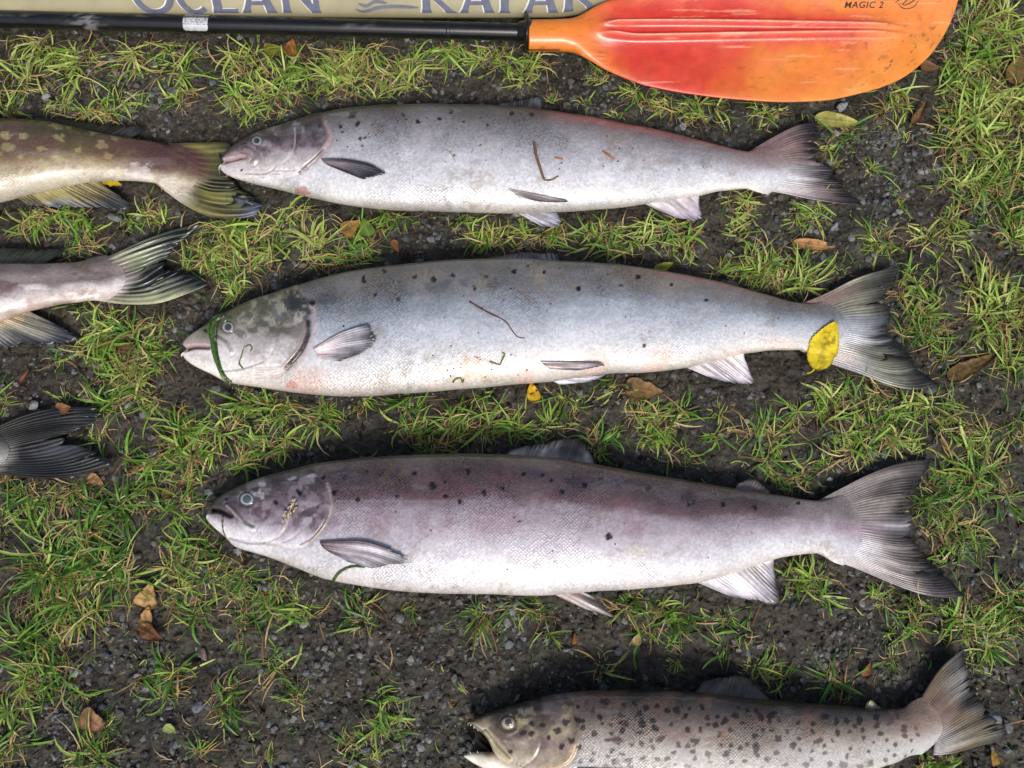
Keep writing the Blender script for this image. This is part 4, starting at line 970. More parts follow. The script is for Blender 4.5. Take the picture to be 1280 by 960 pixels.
# foil sticker wrapped on the shaft
ns, na = 40, 24
S_, A_ = np.meshgrid(np.linspace(0, 1, ns), np.linspace(0, 1, na), indexing='ij')
xc0 = (P(229, 34, .04)[0] - SH0[0]); xc1 = (P(260, 34, .04)[0] - SH0[0])
ang = math.radians(172) - A_*math.radians(150)
cut = 0.10*(A_)                                     # slanted ends, rounded corners
rnd = np.clip((np.abs(A_-.5)-.36)/.14, 0, 1)**2*0.10
tS = xc0 + (xc1-xc0)*(rnd + (1-2*rnd)*S_ + cut)
R2 = RS + 0.0005
Vt = SH0 + tS[..., None]*axis_v + R2*(-np.cos(ang)[..., None]*(-nrm) + np.sin(ang)[..., None]*np.array([0, 0, 1.0]))
lines = ((A_*11) % 1.0 < .38) & (vnoise(S_*26, np.floor(A_*11)*5.0, 3) > .38)
sc = np.where(lines[..., None], lin((120, 122, 128)), lin((206, 208, 212)))
bar = (A_ > .60) & (A_ < .70)
sc = np.where(bar[..., None], lin((96, 98, 104)), sc)
mk("sticker", Vt.reshape(-1, 3), gridfaces(ns, na), M_FOIL, pad, sc.reshape(-1, 3), label="silver rounded foil sticker with fine print")

def blade(flip):
    xs = np.concatenate([np.linspace(661, 720, 40), np.linspace(722, 1170, 200), 1170 + 29*np.sin(np.linspace(0.02, np.pi/2, 46))])
    lo = pchip([661, 700, 715, 735, 759, 812, 866, 919, 982, 1025, 1078, 1121, 1158, 1184, 1195, 1199], [63, 63, 65, 75, 88, 108, 118, 124, 127.5, 126, 116, 101, 74, 37, 8, -12], xs)
    up = pchip([661, 700, 717, 743, 765, 812, 866, 919, 982, 1050, 1110, 1150, 1180, 1193, 1199], [18, 17, 16, 6, -1, -17, -30, -40, -50, -56, -56, -50, -34, -20, -12], xs)
    nv = 120
    if flip: xs, lo, up, nv = xs[::3], lo[::3], up[::3], 44
    v = np.linspace(0, 1, nv)
    XP = np.repeat(xs[:, None], nv, 1); YP = up[:, None] + (lo-up)[:, None]*v[None]
    hw = (lo-up)[:, None]/2; off = YP - (41 - 3*np.sin((XP-661)/538*np.pi))
    u = np.clip((XP-700)/60, 0, 1); u = u*u*(3-2*u)
    c = (v[None]-.5)*2
    sock = np.sqrt(np.clip(1-c*c, 0, 1))*0.0165                     # round socket
    lip = 0.0030*(1-np.abs(c)**14)
    dish = 0.010*(np.abs(off)/90.0)**2
    fade = sstep(742, 775, XP)*(1-sstep(1085, 1142, XP))
    conv = 1 - 0.45*sstep(800, 1140, XP) - .35*(1-sstep(745, 800, XP))
    rib = 0.0058*(np.exp(-((off+8.5*conv)/3.3)**2) + np.exp(-((off-9.5*conv)/3.3)**2))*fade + 0.003*np.exp(-(off/17.0)**2)*fade
    neck = 0.010*np.exp(-(off/16.0)**2)*(1-sstep(720, 800, XP))*u
    tz = 0.034 - 0.00035*off*u + .006*u
    zt = tz + (1-u)*sock + u*(lip + dish + rib + neck) 
    zb = tz - (1-u)*sock + u*(-lip + dish - 0.3*neck)
    zmid = 0.034 + 0.010*u
    def W(x, y, zz):
        yy = np.asarray(y, float) - 40; q = P(x, y, 0.0405 - 0.00035*yy + 0.010*(yy/90.0)**2); q[..., 2] = zz; return q
    Vt, Vb = W(XP, YP, zt), W(XP, YP, zb)
    n1 = fbm(XP, YP*1.6, 90, 151, 5); n2 = fbm(XP + n1*60, YP + n1*60, 34, 153, 4)
    red = np.exp(-((XP-865)/115)**2)*(0.75+.6*(n1-.5)) + 0.9*np.exp(-(off/26)**2)*sstep(740, 800, XP)*(1-sstep(1040, 1150, XP))*.75
    red = red + (n2-.5)*.7 + (n1-.5)*.5
    rm = sstep(.05, .95, red + .08)
    c_o = ramp(n2, [(.2, (216, 128, 46)), (.5, (216, 134, 56)), (.8, (222, 150, 70))])
    colr = c_o*(1-rm[..., None]) + ramp(np.clip(n2+.1*rm, 0, 1), [(.2, (182, 38, 28)), (.6, (194, 54, 40)), (.9, (206, 86, 60))])*rm[..., None]
    colr = blend(colr, (226, 112, 50), sstep(.3, .6, n1)*(1-rm)*.35)
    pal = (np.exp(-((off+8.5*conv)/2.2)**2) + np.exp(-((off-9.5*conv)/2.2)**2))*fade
    colr = blend(colr, (244, 168, 140), np.clip(pal, 0, 1)*.45)  # pale highlight streaks painted along both rib crests
    colr = blend(colr, (246, 206, 168), sstep(.72, .8, fbm(XP*.12 + YP*.05, YP*2.2, 9, 165, 3))*.28)
    colr = blend(colr, (120, 60, 30), sstep(.73, .8, fbm(XP*.5 + YP*.3, YP*1.8, 7, 167, 3))*.3)
    # dirt near the tip and edges
    g = fbm(XP*1.0, YP*1.0, 5, 161, 3)
    dd = sstep(.70, .80, g)*(sstep(1030, 1130, XP)*.9 + .12)*(sstep(-10, 60, YP))
    colr = blend(colr, (70, 44, 24), np.clip(dd, 0, 1)*.75)
    colr = blend(colr, (150, 90, 40), sstep(.5, .8, fbm(XP, YP, 26, 163, 4))*sstep(1020, 1160, XP)*.25)
    n = XP.size
    if flip:
        cx = P(48, 23, 0)[:2]
        mid = (SH0 + SH1)/2
        for A in (Vt, Vb):
            A[..., 0] = 2*mid[0] - A[..., 0]; A[..., 1] = 2*mid[1] - A[..., 1]
    F = gridfaces(len(xs), nv)
    idx = np.arange(n).reshape(len(xs), nv)
    loop = np.concatenate([idx[0, :], idx[1:, -1], idx[-1, -2::-1], idx[-2:0:-1, 0]]); l2 = np.roll(loop, -1)
    ed = np.stack([loop, l2, l2+n, loop+n], -1)
    if not flip:
        OCC.append(np.vstack([np.stack([xs[::8], up[::8]], -1), np.stack([xs[::-8], lo[::-8]], -1)]))
    zi = lambda x, y: 0.040 - 0.00035*(y - 38.5) + 0.003 + 0.010*(np.abs(y - 38.5)/90.0)**2 + .0007
    return mk("blade", np.vstack([Vt.reshape(-1, 3), Vb.reshape(-1, 3)]), [F[:, ::-1], F+n, ed], M_BLADE, pad, np.vstack([colr.reshape(-1, 3)]*2)), zi, W
bl, bz, BW = blade(False)
blade(True)

def text_px(s, x, y, h, wfac=1.0, shear=0.25):
    cu = bpy.data.curves.new("t", 'FONT'); cu.body = s; cu.size = 1.0; cu.shear = shear; cu.space_character = 1.12; cu.resolution_u = 3; cu.offset = 0.012
    ob = bpy.data.objects.new("t", cu); COL.objects.link(ob)
    dg = bpy.context.evaluated_depsgraph_get(); me = bpy.data.meshes.new_from_object(ob.evaluated_get(dg))
    co = np.array([v.co[:] for v in me.vertices]); fc = [list(p.vertices) for p in me.polygons]
    bpy.data.objects.remove(ob); bpy.data.meshes.remove(me)
    cap = 0.69
    return np.stack([x + co[:, 0]/cap*h*wfac, y - co[:, 1]/cap*h], -1), fc
q, fc = text_px("MAGIC 2", 1054, 11.5, 8.0, 0.98)
mk("lettering", BW(q[:, 0], q[:, 1], bz(q[:, 0], q[:, 1])), fc, M_PRINT, bl, np.repeat(lin((52, 34, 22))[None], len(q), 0), False)
def stroke_px(pts, w, n=40):
    q = smooth_line(pts, n); T = np.gradient(q, axis=0); T /= np.linalg.norm(T, axis=1)[:, None]
    nn = np.stack([-T[:, 1], T[:, 0]], -1); wv = w*np.interp(np.linspace(0, 1, n), [0, .15, .85, 1], [.4, 1, 1, .3])[:, None]/2
    return np.vstack([q+nn*wv, q-nn*wv]), gridfaces(2, n)
logo = [([(1048, 1.6), (1075, 0.6), (1105, 1.2), (1122, 1.6)], 1.0),
        ([(1117, 5), (1124, 1), (1131, -4), (1140, -8), (1147, -4), (1140, 3), (1130, 8), (1124, 5)], 1.6),
        ([(1120, 4), (1126, 11), (1134, 12.5), (1142, 9), (1148, 0), (1150, -8)], 1.3),
        ([(1126, 8), (1132, 2), (1137, -5)], 1.5)]
Vs, Fs, o_ = [], [], 0
for pts, w in logo:
    q, f = stroke_px(pts, w); Vs.append(BW(q[:, 0], q[:, 1], bz(q[:, 0], q[:, 1]))); Fs.append(f+o_); o_ += len(q)
mk("logo", np.vstack(Vs), np.vstack(Fs), M_PRINT, bl, np.repeat(lin((92, 62, 36))[None], o_, 0), False, label="dark script flourish with looped oval")

# ------------------------------------------------------------------ kayak
EDGE = P(400, 21, 0.030)
HB = 0.38; KC = EDGE[1] + HB
kx = np.concatenate([np.linspace(-2.35, -0.7, 40), np.linspace(-0.69, 0.5, 100), np.linspace(0.505, 1.36, 40)])
def half(x):
    r = np.clip(1 - np.clip((x-0.06)/1.30, 0, 1)**1.2, 0, 1)**0.95
    l = np.clip(1 - np.clip((-0.95-x)/1.42, 0, 1)**2.1, 0, 1)**0.75
    return HB*np.minimum(r, l)
sec = [(0, .006), (.5, .007), (.85, .009), (.97, .017), (1.0, .030), (.985, .045), (.87, .090), (.70, .155), (.62, .18), (.55, .185), (.5, .165), (.45, .12), (.3, .105), (0, .105)]
sec_s = smooth_line([(a*0.36, b) for a, b in sec], 90); sec_a = sec_s[:, 0]/0.36; sec_z = sec_s[:, 1]
prof = np.vstack([np.stack([-sec_a, sec_z], -1), np.stack([sec_a[-2:0:-1], sec_z[-2:0:-1]], -1)])
hb = half(kx)[:, None]
rise = 0.10*np.clip((np.abs(kx+0.47)-1.0)/0.9, 0, 1)**2
KV = np.stack([np.repeat(kx[:, None], len(prof), 1), KC + prof[None, :, 0]*np.maximum(hb, .004), prof[None, :, 1]*np.clip(hb/0.16, .35, 1) + rise[:, None]], -1)
kcol = ramp(fbm(KV[..., 0]*1000, KV[..., 1]*1000 + KV[..., 2]*1000, 160, 171, 4), [(.2, (146, 139, 110)), (.5, (154, 147, 118)), (.8, (161, 154, 127))])
kay = empty("kayak", (-0.47, KC, 0), "beige sit-on-top kayak lettered in blue-grey, behind the paddle", "kayak")
mk("hull", KV.reshape(-1, 3), gridfaces(len(kx), len(prof), True)[:, ::-1], M_HULL, kay, kcol.reshape(-1, 3))
# surface point of the near flank: x (m), h = metres up the flank from the widest line
fl = np.array([(a, z) for a, z in zip(sec_a, sec_z) if .030 <= z <= .17 and a > .6])
fls = np.concatenate([[0], np.cumsum(np.hypot(np.diff(fl[:, 0])*HB, np.diff(fl[:, 1])))])
def flank(x, h, out=0.0012):
    a = np.interp(h, fls, fl[:, 0]); z = np.interp(h, fls, fl[:, 1])
    return np.stack([x, KC - a*half(x) - out*.7, z + out*.7], -1)
def kx_of(px): return P(px, 10, 0.055)[..., 0]
def letter(strokes, x0, hh, name="letter", colr=(92, 97, 116), hi=True):
    """strokes: quads in (u px right of x0, v 0..1 up) ; flared ends"""
    for k, (dxp, dv, out, cc) in enumerate(([(-2.0, .02, .0010, (206, 206, 200))] if hi else []) + [(0, 0, .0018, colr)]):
        Vs, Fs, o = [], [], 0
        for st in strokes:
            if st[0] == 'arc':
                _, cx, cy, rx, ry, wx, wy, a0, a1 = st
                a = np.radians(np.linspace(a0, a1, 48))
                A = np.stack([cx + rx*np.cos(a), cy + ry*np.sin(a)], -1); B = np.stack([cx + (rx-wx)*np.cos(a), cy + (ry-wy)*np.sin(a)], -1)
            else:
                (xa, ya), (xb, yb), w0, w1, w2 = st      # centre line and width at start, middle, end
                tt = np.linspace(0, 1, 12)
                w = np.interp(tt, [0, .18, .5, .82, 1], [w0, w1*1.05, w1, w1*1.05, w2])
                A = np.stack([xa + (xb-xa)*tt - w/2, ya + (yb-ya)*tt], -1); B = A.copy(); B[:, 0] += w
            q = np.vstack([A, B]); m = len(A)
            Vs.append(flank(kx_of(x0 + q[:, 0] + dxp), (q[:, 1] + dv)*hh + 0.006, out + .00008*len(Vs))); Fs.append(gridfaces(2, m) + o); o += len(q)
        if k == 0 and hi: base_args = (np.vstack(Vs), np.vstack(Fs), cc, o)
        else: lo_ = mk(name, np.vstack(Vs), np.vstack(Fs), M_PRINT, kay, np.repeat(lin(cc)[None], o, 0), False)
    if hi:
        mk("highlight", base_args[0], base_args[1], M_PRINT, lo_, np.repeat(lin(base_args[2])[None], base_args[3], 0), False)
HH = 0.044
def horiz(x0, x1, y, t, flare=1.5):
    return ('arc', (x0+x1)/2, y-6, 1, 6, 0, 0, 0, 1) if False else [((x0+x1)/2, y-t/2), ((x0+x1)/2, y+t/2), x1-x0, x1-x0-flare, x1-x0]
L_O = [('arc', 26, .5, 26, .53, 8.5, .15, 0, 360)]
L_C = [('arc', 22, .5, 22, .53, 8, .14, 50, 310)]
L_E = [[(6, 0), (6, 1), 14, 10, 13], horiz(4, 31, .07, .14), horiz(6, 25, .52, .13), horiz(4, 29, .93, .14)]
L_A = [[(5, 0), (21, 1), 11, 7, 9], [(38, 0), (23, 1), 13, 10, 9], horiz(11, 33, .30, .11)]
L_N = [[(5, 0), (5, 1), 11, 8, 12], [(43, 0), (8, 1), 12, 11, 12], [(43, 0), (43, 1), 9, 7, 12]]
L_K = [[(6, 0), (6, 1), 13, 9.5, 13], [(38, 0), (12, .55), 15, 10, 9], [(12, .48), (33, 1), 7, 8, 12]]
L_Y = [[(19, 0), (19, .5), 15, 10, 10], [(19, .45), (4, 1), 10, 9, 13], [(20, .45), (36, 1), 8, 8, 12]]
for L, x in ((L_O, 163), (L_C, 218), (L_E, 262), (L_A, 298), (L_N, 350), (L_K, 526), (L_A, 574), (L_Y, 612), (L_A, 655), (L_K, 706)):
    letter(L, x, HH)
# wave emblem between the words
EM = [[(442, .12), (452, .05), (470, .16), (492, .20), (522, .17)], [(446, .28), (456, .22), (468, .34), (482, .30)], [(438, .66), (452, .72), (470, .60), (486, .78)], [(464, .40), (470, .58), (476, .44), (482, .60)]]
Vs, Fs, o_ = [], [], 0
for pts in EM:
    q, f = stroke_px([(x, y*36) for x, y in pts], 3.4, 30)
    Vs.append(flank(kx_of(q[:, 0]), q[:, 1]/36*HH + .006, .0014)); Fs.append(f+o_); o_ += len(q)
mk("emblem", np.vstack(Vs), np.vstack(Fs), M_PRINT, kay, np.repeat(lin((98, 103, 118))[None], o_, 0), False, label="brushed wave emblem between the two words")

# ------------------------------------------------------------------ fallen leaves
def leaf(x, y, L, W_, ang, colr, label, z=0.012, on=None, curl=0.004, blot=(60, 45, 25), bk=.35, tip=.55, seed=1, lobes=0, stalk=None, name="fallen_leaf", fold=0.2, vein=None):
    nl, nw = 40, 15
    t = np.linspace(0, 1, nl)[:, None]; v = np.linspace(-1, 1, nw)[None]
    w = np.sin(np.pi*np.clip(t, 0, 1)**tip)**0.72
    ser = 1 + .05*np.sin(t*90 + seed) + .12*(vnoise(t*9, np.zeros_like(t)+seed, seed)-.5)
    if lobes: ser = ser + .30*(vnoise(t*lobes, np.zeros_like(t)+seed*2.0, seed+1)-.5) + .2*(vnoise(t*lobes, v*2, seed+5)-.5)
    u = (t-.5)*L; b_ = v*w*ser*W_/2 + 1.2*np.sin(t*3+seed)
    th = math.radians(ang); X = x + u*math.cos(th) + b_*math.sin(th); Y = y - u*math.sin(th) + b_*math.cos(th)
    rel = curl*(v**2)*fold*4 + curl*np.sin(t*np.pi*1.2 + seed)*.6 + (fbm(X, Y, 12, seed, 3)-.5)*curl*1.6
    z0 = np.maximum(on.hz(X, Y), .0168) + .0010 + .5*np.maximum(rel, 0) if on is not None else None
    if on is None:
        g0 = P(X, Y, 0.0); gh = fbm(X, Y, 30, 2, 2)*0
        z0 = np.maximum(ground_h(g0[..., 0], g0[..., 1]) + .0025, (z - .012) + ground_h(*P(x, y, 0)[:2]) + .006) + .55*np.maximum(rel, -.002)
    rib = np.exp(-(v/.08)**2)*.0007 + .0004*np.maximum(0, np.cos((t*9 - np.abs(v)*1.4)*2*np.pi))**6
    Z = z0 + rib
    n = fbm(X, Y, 9, seed+3, 4)
    c = ramp(np.clip(n*1.2-.1 + .1*t, 0, 1), [(0, tuple(np.array(colr)*.72)), (.5, colr), (1, tuple(np.minimum(np.array(colr)*1.15, 245)))])
    ve = np.clip(np.exp(-(v/.07)**2) + .6*np.maximum(0, np.cos((t*9 - np.abs(v)*1.4)*2*np.pi))**10, 0, 1)
    c = blend(c, vein or tuple(np.array(colr)*.68), ve*.45)
    c = blend(c, tuple(np.array(blot)*1.0), sstep(.85, 1, np.abs(v) + .3*(n-.5))*(.12 if on is not None else .35) + 0*t)
    c = blend(c, blot, sstep(.6, .74, fbm(X, Y, 6, seed+8, 3))*bk)
    V0 = P(X, Y, Z); V1 = V0.copy(); V1[..., 2] -= .0006
    F = gridfaces(nl, nw); nn = nl*nw; idx = np.arange(nn).reshape(nl, nw)
    loop = np.concatenate([idx[0, :], idx[1:, -1], idx[-1, -2::-1], idx[-2:0:-1, 0]]); l2 = np.roll(loop, -1)
    o = mk(name, np.vstack([V0.reshape(-1, 3), V1.reshape(-1, 3)]), [F, F[:, ::-1]+nn, np.stack([loop, l2, l2+nn, loop+nn], -1)], M_LEAF, None, np.vstack([c.reshape(-1, 3)]*2), True, None, label, "leaf")
    if stalk:
        q = smooth_line(stalk, 10); zz = np.linspace(float(V0[0, nw//2, 2]), .012, 10)
        V, F = tube(P(q[:, 0], q[:, 1], zz), np.linspace(.0009, .0007, 10), 6)
        mk("stalk", V, F, M_LEAF, o, np.repeat(lin(colr)[None], len(V), 0))
    return o
leaf(1032, 432, 66, 36, 66, (222, 198, 44), "bright yellow leaf lying across the middle salmon's tail root", on=f2, blot=(110, 88, 30), bk=.7, seed=3, curl=.006, stalk=[(1018.5, 461), (1014, 465), (1008, 467)], tip=.75)
leaf(1046, 150, 56, 20, -3, (158, 156, 84), "pale green-yellow leaf beside the upper salmon's tail tip", seed=5, tip=.7, bk=.25)
leaf(1018, 305, 54, 15, -9, (172, 130, 82), "curled tan leaf between the tails of the upper and middle salmon", seed=7, curl=.006, bk=.3, tip=.8)
leaf(667, 490, 24, 17, 100, (214, 172, 44), "small golden leaf at the middle salmon's belly edge", z=.010, seed=9)
leaf(806, 487, 50, 26, -5, (128, 100, 64), "mottled brown leaf under the middle salmon's anal fin", seed=11, lobes=7, bk=.5)
leaf(439, 283, 28, 20, 30, (150, 112, 58), "orange-brown leaf in the grass below the upper salmon", seed=13, lobes=6)
leaf(458, 284, 24, 20, 100, (96, 122, 52), "fresh green leaf next to the orange-brown one below the upper salmon", z=.016, seed=15, bk=.1, vein=(150, 170, 90))
leaf(1216, 458, 70, 22, 28, (104, 82, 48), "long dark brown leaf at the right edge beside the middle salmon's tail", seed=17, curl=.008, bk=.5, lobes=5)
leaf(183, 745, 34, 26, 70, (188, 152, 98), "papery tan crumpled leaf in the lower left, upper of three scraps", seed=19, lobes=9, curl=.009)
leaf(183, 773, 30, 18, 75, (178, 142, 90), "papery tan crumpled leaf in the lower left, middle of three scraps", seed=21, lobes=9, curl=.007)
leaf(188, 793, 36, 20, -25, (112, 78, 52), "reddish-brown curled leaf in the lower left, lowest of three scraps", seed=23, lobes=5, curl=.008)
leaf(116, 902, 36, 28, -30, (148, 112, 78), "round tan leaf at the bottom left corner", seed=25, lobes=7)
leaf(830, 334, 28, 13, 18, (126, 146, 40), "small green-yellow leaf touching the middle salmon's back", z=.022, seed=27, blot=(150, 110, 50))
leaf(137, 227, 32, 13, -14, (206, 182, 52), "torn yellow leaf at the spotted pike's belly edge", z=.022, seed=29, lobes=9, bk=.2, curl=.003)
leaf(342, 61, 26, 16, 5, (112, 118, 44), "olive leaf just below the paddle shaft", seed=31, bk=.5, blot=(150, 90, 40))
leaf(364, 59, 22, 16, 70, (160, 98, 54), "orange leaf just below the paddle shaft", seed=33, lobes=6)
leaf(164, 371, 22, 18, 80, (110, 76, 44), "brown dead scrap stuck on the grey pike's tail", z=.016, seed=35, lobes=9, curl=.006, stalk=[(163, 380), (161, 392), (160, 404)])
leaf(79, 510, 20, 15, 10, (134, 88, 60), "rust-brown scrap on the upper lobe of the blackish tail", z=.020, seed=37, lobes=9, curl=.006)
leaf(120, 601, 24, 15, -40, (150, 118, 80), "tan leaf tucked under the blackish tail fin", z=.008, seed=39)
leaf(1273, 86, 40, 26, 75, (122, 98, 58), "brown leaf cut by the right edge near the paddle blade", seed=41, lobes=6)
leaf(1150, 140, 34, 10, 60, (122, 88, 56), "thin brown leaf in the grass right of the paddle blade's tip", seed=43, lobes=6, curl=.008)
leaf(1163, 83, 24, 14, -20, (120, 86, 58), "dark brown leaf under the rim of the paddle blade", seed=45)
leaf(797, 800, 16, 12, 75, (182, 160, 106), "small pale tan leaf between lower salmon and trout", seed=47, bk=.2)
leaf(1085, 837, 22, 11, 70, (142, 88, 56), "rusty brown leaf scrap above the trout's tail", seed=49, lobes=5)
leaf(1243, 948, 22, 11, 100, (160, 130, 60), "golden-brown scrap in the bottom right corner", seed=51)
leaf(157, 435, 22, 14, 0, (112, 82, 56), "dark brown leaf in the grass left of the middle salmon's snout", seed=53, lobes=5)
leaf(30, 470, 22, 5, 62, (126, 78, 50), "narrow rust-red leaf strip at the left edge above the blackish tail", seed=55)
leaf(718, 799, 16, 7, 85, (140, 88, 50), "tiny orange scrap above the trout's head", seed=57)
leaf(212, 913, 18, 14, -40, (146, 158, 92), "tiny pale green leaf at the bottom left", seed=59, bk=.1)
leaf(494, 308, 18, 10, -50, (130, 86, 56), "small rusty scrap above the middle salmon's back", seed=61, lobes=4)

# ------------------------------------------------------------------ larger stones
ico_v = []
ph = (1+5**.5)/2
for a, b_ in ((-1, ph), (1, ph), (-1, -ph), (1, -ph)): ico_v += [(a, b_, 0), (0, a, b_), (b_, 0, a)]
ico_v = np.array(ico_v, float); ico_v /= np.linalg.norm(ico_v, axis=1)[:, None]
ico_f = []
for i in range(12):
    for j in range(i+1, 12):
        for k in range(j+1, 12):
            d = [np.linalg.norm(ico_v[a]-ico_v[b_]) for a, b_ in ((i, j), (j, k), (i, k))]
            if max(d) < 1.1:
                n_ = np.cross(ico_v[j]-ico_v[i], ico_v[k]-ico_v[i])
                ico_f.append((i, j, k) if n_ @ ico_v[i] > 0 else (i, k, j))
ico_f = np.array(ico_f)
def subdiv(v, f):
    v = list(map(tuple, v)); cache = {}; out = []
    def mid(a, b_):
        key = (min(a, b_), max(a, b_))
        if key not in cache:
            p = (np.array(v[a])+np.array(v[b_]))/2; p /= np.linalg.norm(p); v.append(tuple(p)); cache[key] = len(v)-1
        return cache[key]
    for a, b_, c in f:
        x, y, z = mid(a, b_), mid(b_, c), mid(a, c)
        out += [(a, x, z), (x, b_, y), (z, y, c), (x, y, z)]
    return np.array(v), np.array(out)
ico2v, ico2f = subdiv(ico_v, ico_f)
def rotm(r, n):
    q = r.normal(size=(n, 4)); q /= np.linalg.norm(q, axis=1)[:, None]; w, x, y, z = q.T
    return np.stack([1-2*(y*y+z*z), 2*(x*y-z*w), 2*(x*z+y*w), 2*(x*y+z*w), 1-2*(x*x+z*z), 2*(y*z-x*w), 2*(x*z-y*w), 2*(y*z+x*w), 1-2*(x*x+y*y)], -1).reshape(n, 3, 3)
def rock_mesh(r, size, sq=(1, .75, .5), v=ico2v, facets=9):
    d = np.ones(len(v))
    for _ in range(facets):
        n_ = r.normal(size=3); n_ /= np.linalg.norm(n_); lim = r.uniform(.55, .8)
        d = np.minimum(d, np.where(v @ n_ > 1e-3, lim/np.maximum(v @ n_, 1e-3), 9))
    return v*d[:, None]*size*np.array(sq)
rs = np.random.default_rng(5)
for (x, y, s, cc, lb) in [(1052, 132, 10, (128, 130, 132), "flat grey stone between the paddle blade and the pale green leaf"),
                          (142, 270, 11, (112, 116, 112), "grey-green wedge stone below the spotted pike's anal fin"),
                          (39, 506, 9, (126, 130, 132), "pale grey stone at the left edge above the blackish tail"),
                          (345, 357, 8, (84, 86, 90), "dark grey stone above the middle salmon's forehead"),
                          (500, 773, 8.5, (104, 106, 106), "grey stone below the lower salmon's belly"),
                          (250, 820, 7, (116, 96, 92), "mauve-brown pebble in the lower left soil"),
                          (245, 885, 8, (120, 124, 130), "blue-grey pebble near the bottom left leaf"),
                          (130, 819, 6, (62, 68, 84), "dark slate-blue pebble in the lower left soil"),
                          (1045, 281, 7, (118, 124, 128), "bluish pebble right of the curled tan leaf's grass tuft"),
                          (539, 297, 7, (108, 114, 120), "blue-grey pebble between the upper and middle salmon"),
                          (120, 456, 7, (92, 94, 94), "grey pebble in the grass left of the middle salmon's chin"),
                          (55, 118, 7, (132, 136, 136), "pale pebble above the spotted pike's back"),
                          (708, 813, 6, (116, 120, 128), "blue-grey pebble above the trout's head"),
                          (1250, 897, 6, (100, 108, 120), "bluish pebble right of the trout's tail")]:
    V = rock_mesh(rs, s/1000*1.15, (1.1, .85, .55))
    V = V @ rotm(rs, 1)[0].T*np.array([1, 1, .7]); p = P(x, y, .004)
    z = float(ground_h(p[0], p[1])); V = V + np.array([p[0], p[1], z + s*.00035])
    mk("stone", V, ico2f, M_STONE, None, np.repeat(lin(cc)[None], len(V), 0), False, None, lb, "stone")

# ------------------------------------------------------------------ gravel, crumbs (uncountable)
def occupied(px, py, grow=0):
    m = np.zeros(px.shape, bool)
    for poly in OCC: m |= inpoly(px, py, poly)
    m |= (py > 18 + px*.0173) & (py < 42 + px*.0173) & (px < 660)
    return m
def pebbles(name, n, smin, smax, pal, seed, label, mat, weight=None, wide=1.0, sink=.2, flat=.6, keep_px=True, bv=None, bf=None):
    bv = ico_v if bv is None else bv; bf = ico_f if bf is None else bf; nb = len(bv)
    r = np.random.default_rng(seed)
    xy = np.stack([r.uniform(-.78, .78, n*4)*wide, r.uniform(-.56, .70, n*4)*wide], -1)
    px, py = to_px(np.concatenate([xy, np.zeros((len(xy), 1))], -1))
    k = r.random(len(xy)) < (weight(px, py) if weight is not None else 1/3)
    k &= ~((py < 24) & (px < 1150))
    xy, px, py = xy[k][:n], px[k][:n], py[k][:n]; n = len(xy)
    s = smin*(smax/smin)**(r.random(n)**1.6)
    base = bv[None]*(1 + r.uniform(-.28, .22, (n, nb, 1)))
    base = base*np.stack([np.ones(n), r.uniform(.6, 1, n), r.uniform(.4, .8, n)], -1)[:, None]
    R = rotm(r, n); V = np.einsum('nij,nkj->nki', R, base)*s[:, None, None]
    V[..., 2] *= flat
    z = ground_h(xy[:, 0], xy[:, 1]) + s*flat*(.5-sink)
    V += np.concatenate([xy, z[:, None]], -1)[:, None]
    F = (bf[None] + nb*np.arange(n)[:, None, None]).reshape(-1, 3)
    pal = lin(np.array(pal)); c = pal[r.integers(len(pal), size=n)]*r.uniform(.65, 1.3, n)[:, None]
    return mk(name, V.reshape(-1, 3), F, mat, None, np.repeat(c, nb, 0), False, None, label, "gravel", None, "stuff", origin=(0, 0, 0))
oct_v = np.array([(1, 0, 0), (-1, 0, 0), (0, 1, 0), (0, -1, 0), (0, 0, 1), (0, 0, -1)], float)*1.15
oct_f = np.array([(0, 2, 4), (2, 1, 4), (1, 3, 4), (3, 0, 4), (2, 0, 5), (1, 2, 5), (3, 1, 5), (0, 3, 5)])
GZN = [(880, 160, 60), (720, 110, 60), (1110, 225, 90), (540, 115, 80), (335, 165, 40), (150, 105, 70), (220, 130, 70), (560, 300, 60), (245, 395, 50), (60, 470, 60), (500, 850, 190), (110, 900, 120), (400, 800, 110), (700, 790, 80), (1070, 790, 90), (1240, 890, 60), (1000, 275, 50), (620, 112, 60), (420, 130, 30)]
def gw(px, py):
    w = np.full(px.shape, .2)
    for x, y, r in GZN: w = np.maximum(w, .95*np.exp(-((px-x)**2+(py-y)**2)/(r*r)*.9))
    return w*(.35 + 1.1*sstep(.35, .65, fbm(px, py, 40, 181, 3)))
pebbles("gravel", 15500, .0013, .0066, [(84, 84, 81), (74, 75, 73), (96, 96, 93), (64, 64, 62), (80, 85, 90), (58, 56, 53), (86, 80, 71), (112, 113, 111)], 91, "fine grey gravel bedded in the dark soil", M_STONE, gw, 1.0, .36, .6)
pebbles("soil_crumbs", 22000, .0010, .0056, [(54, 49, 42), (44, 40, 35), (66, 59, 49), (36, 33, 30), (60, 51, 41)], 93, "dark crumbs of damp soil", M_CRUMB, None, 1.0, .3, .7, True, oct_v, oct_f)

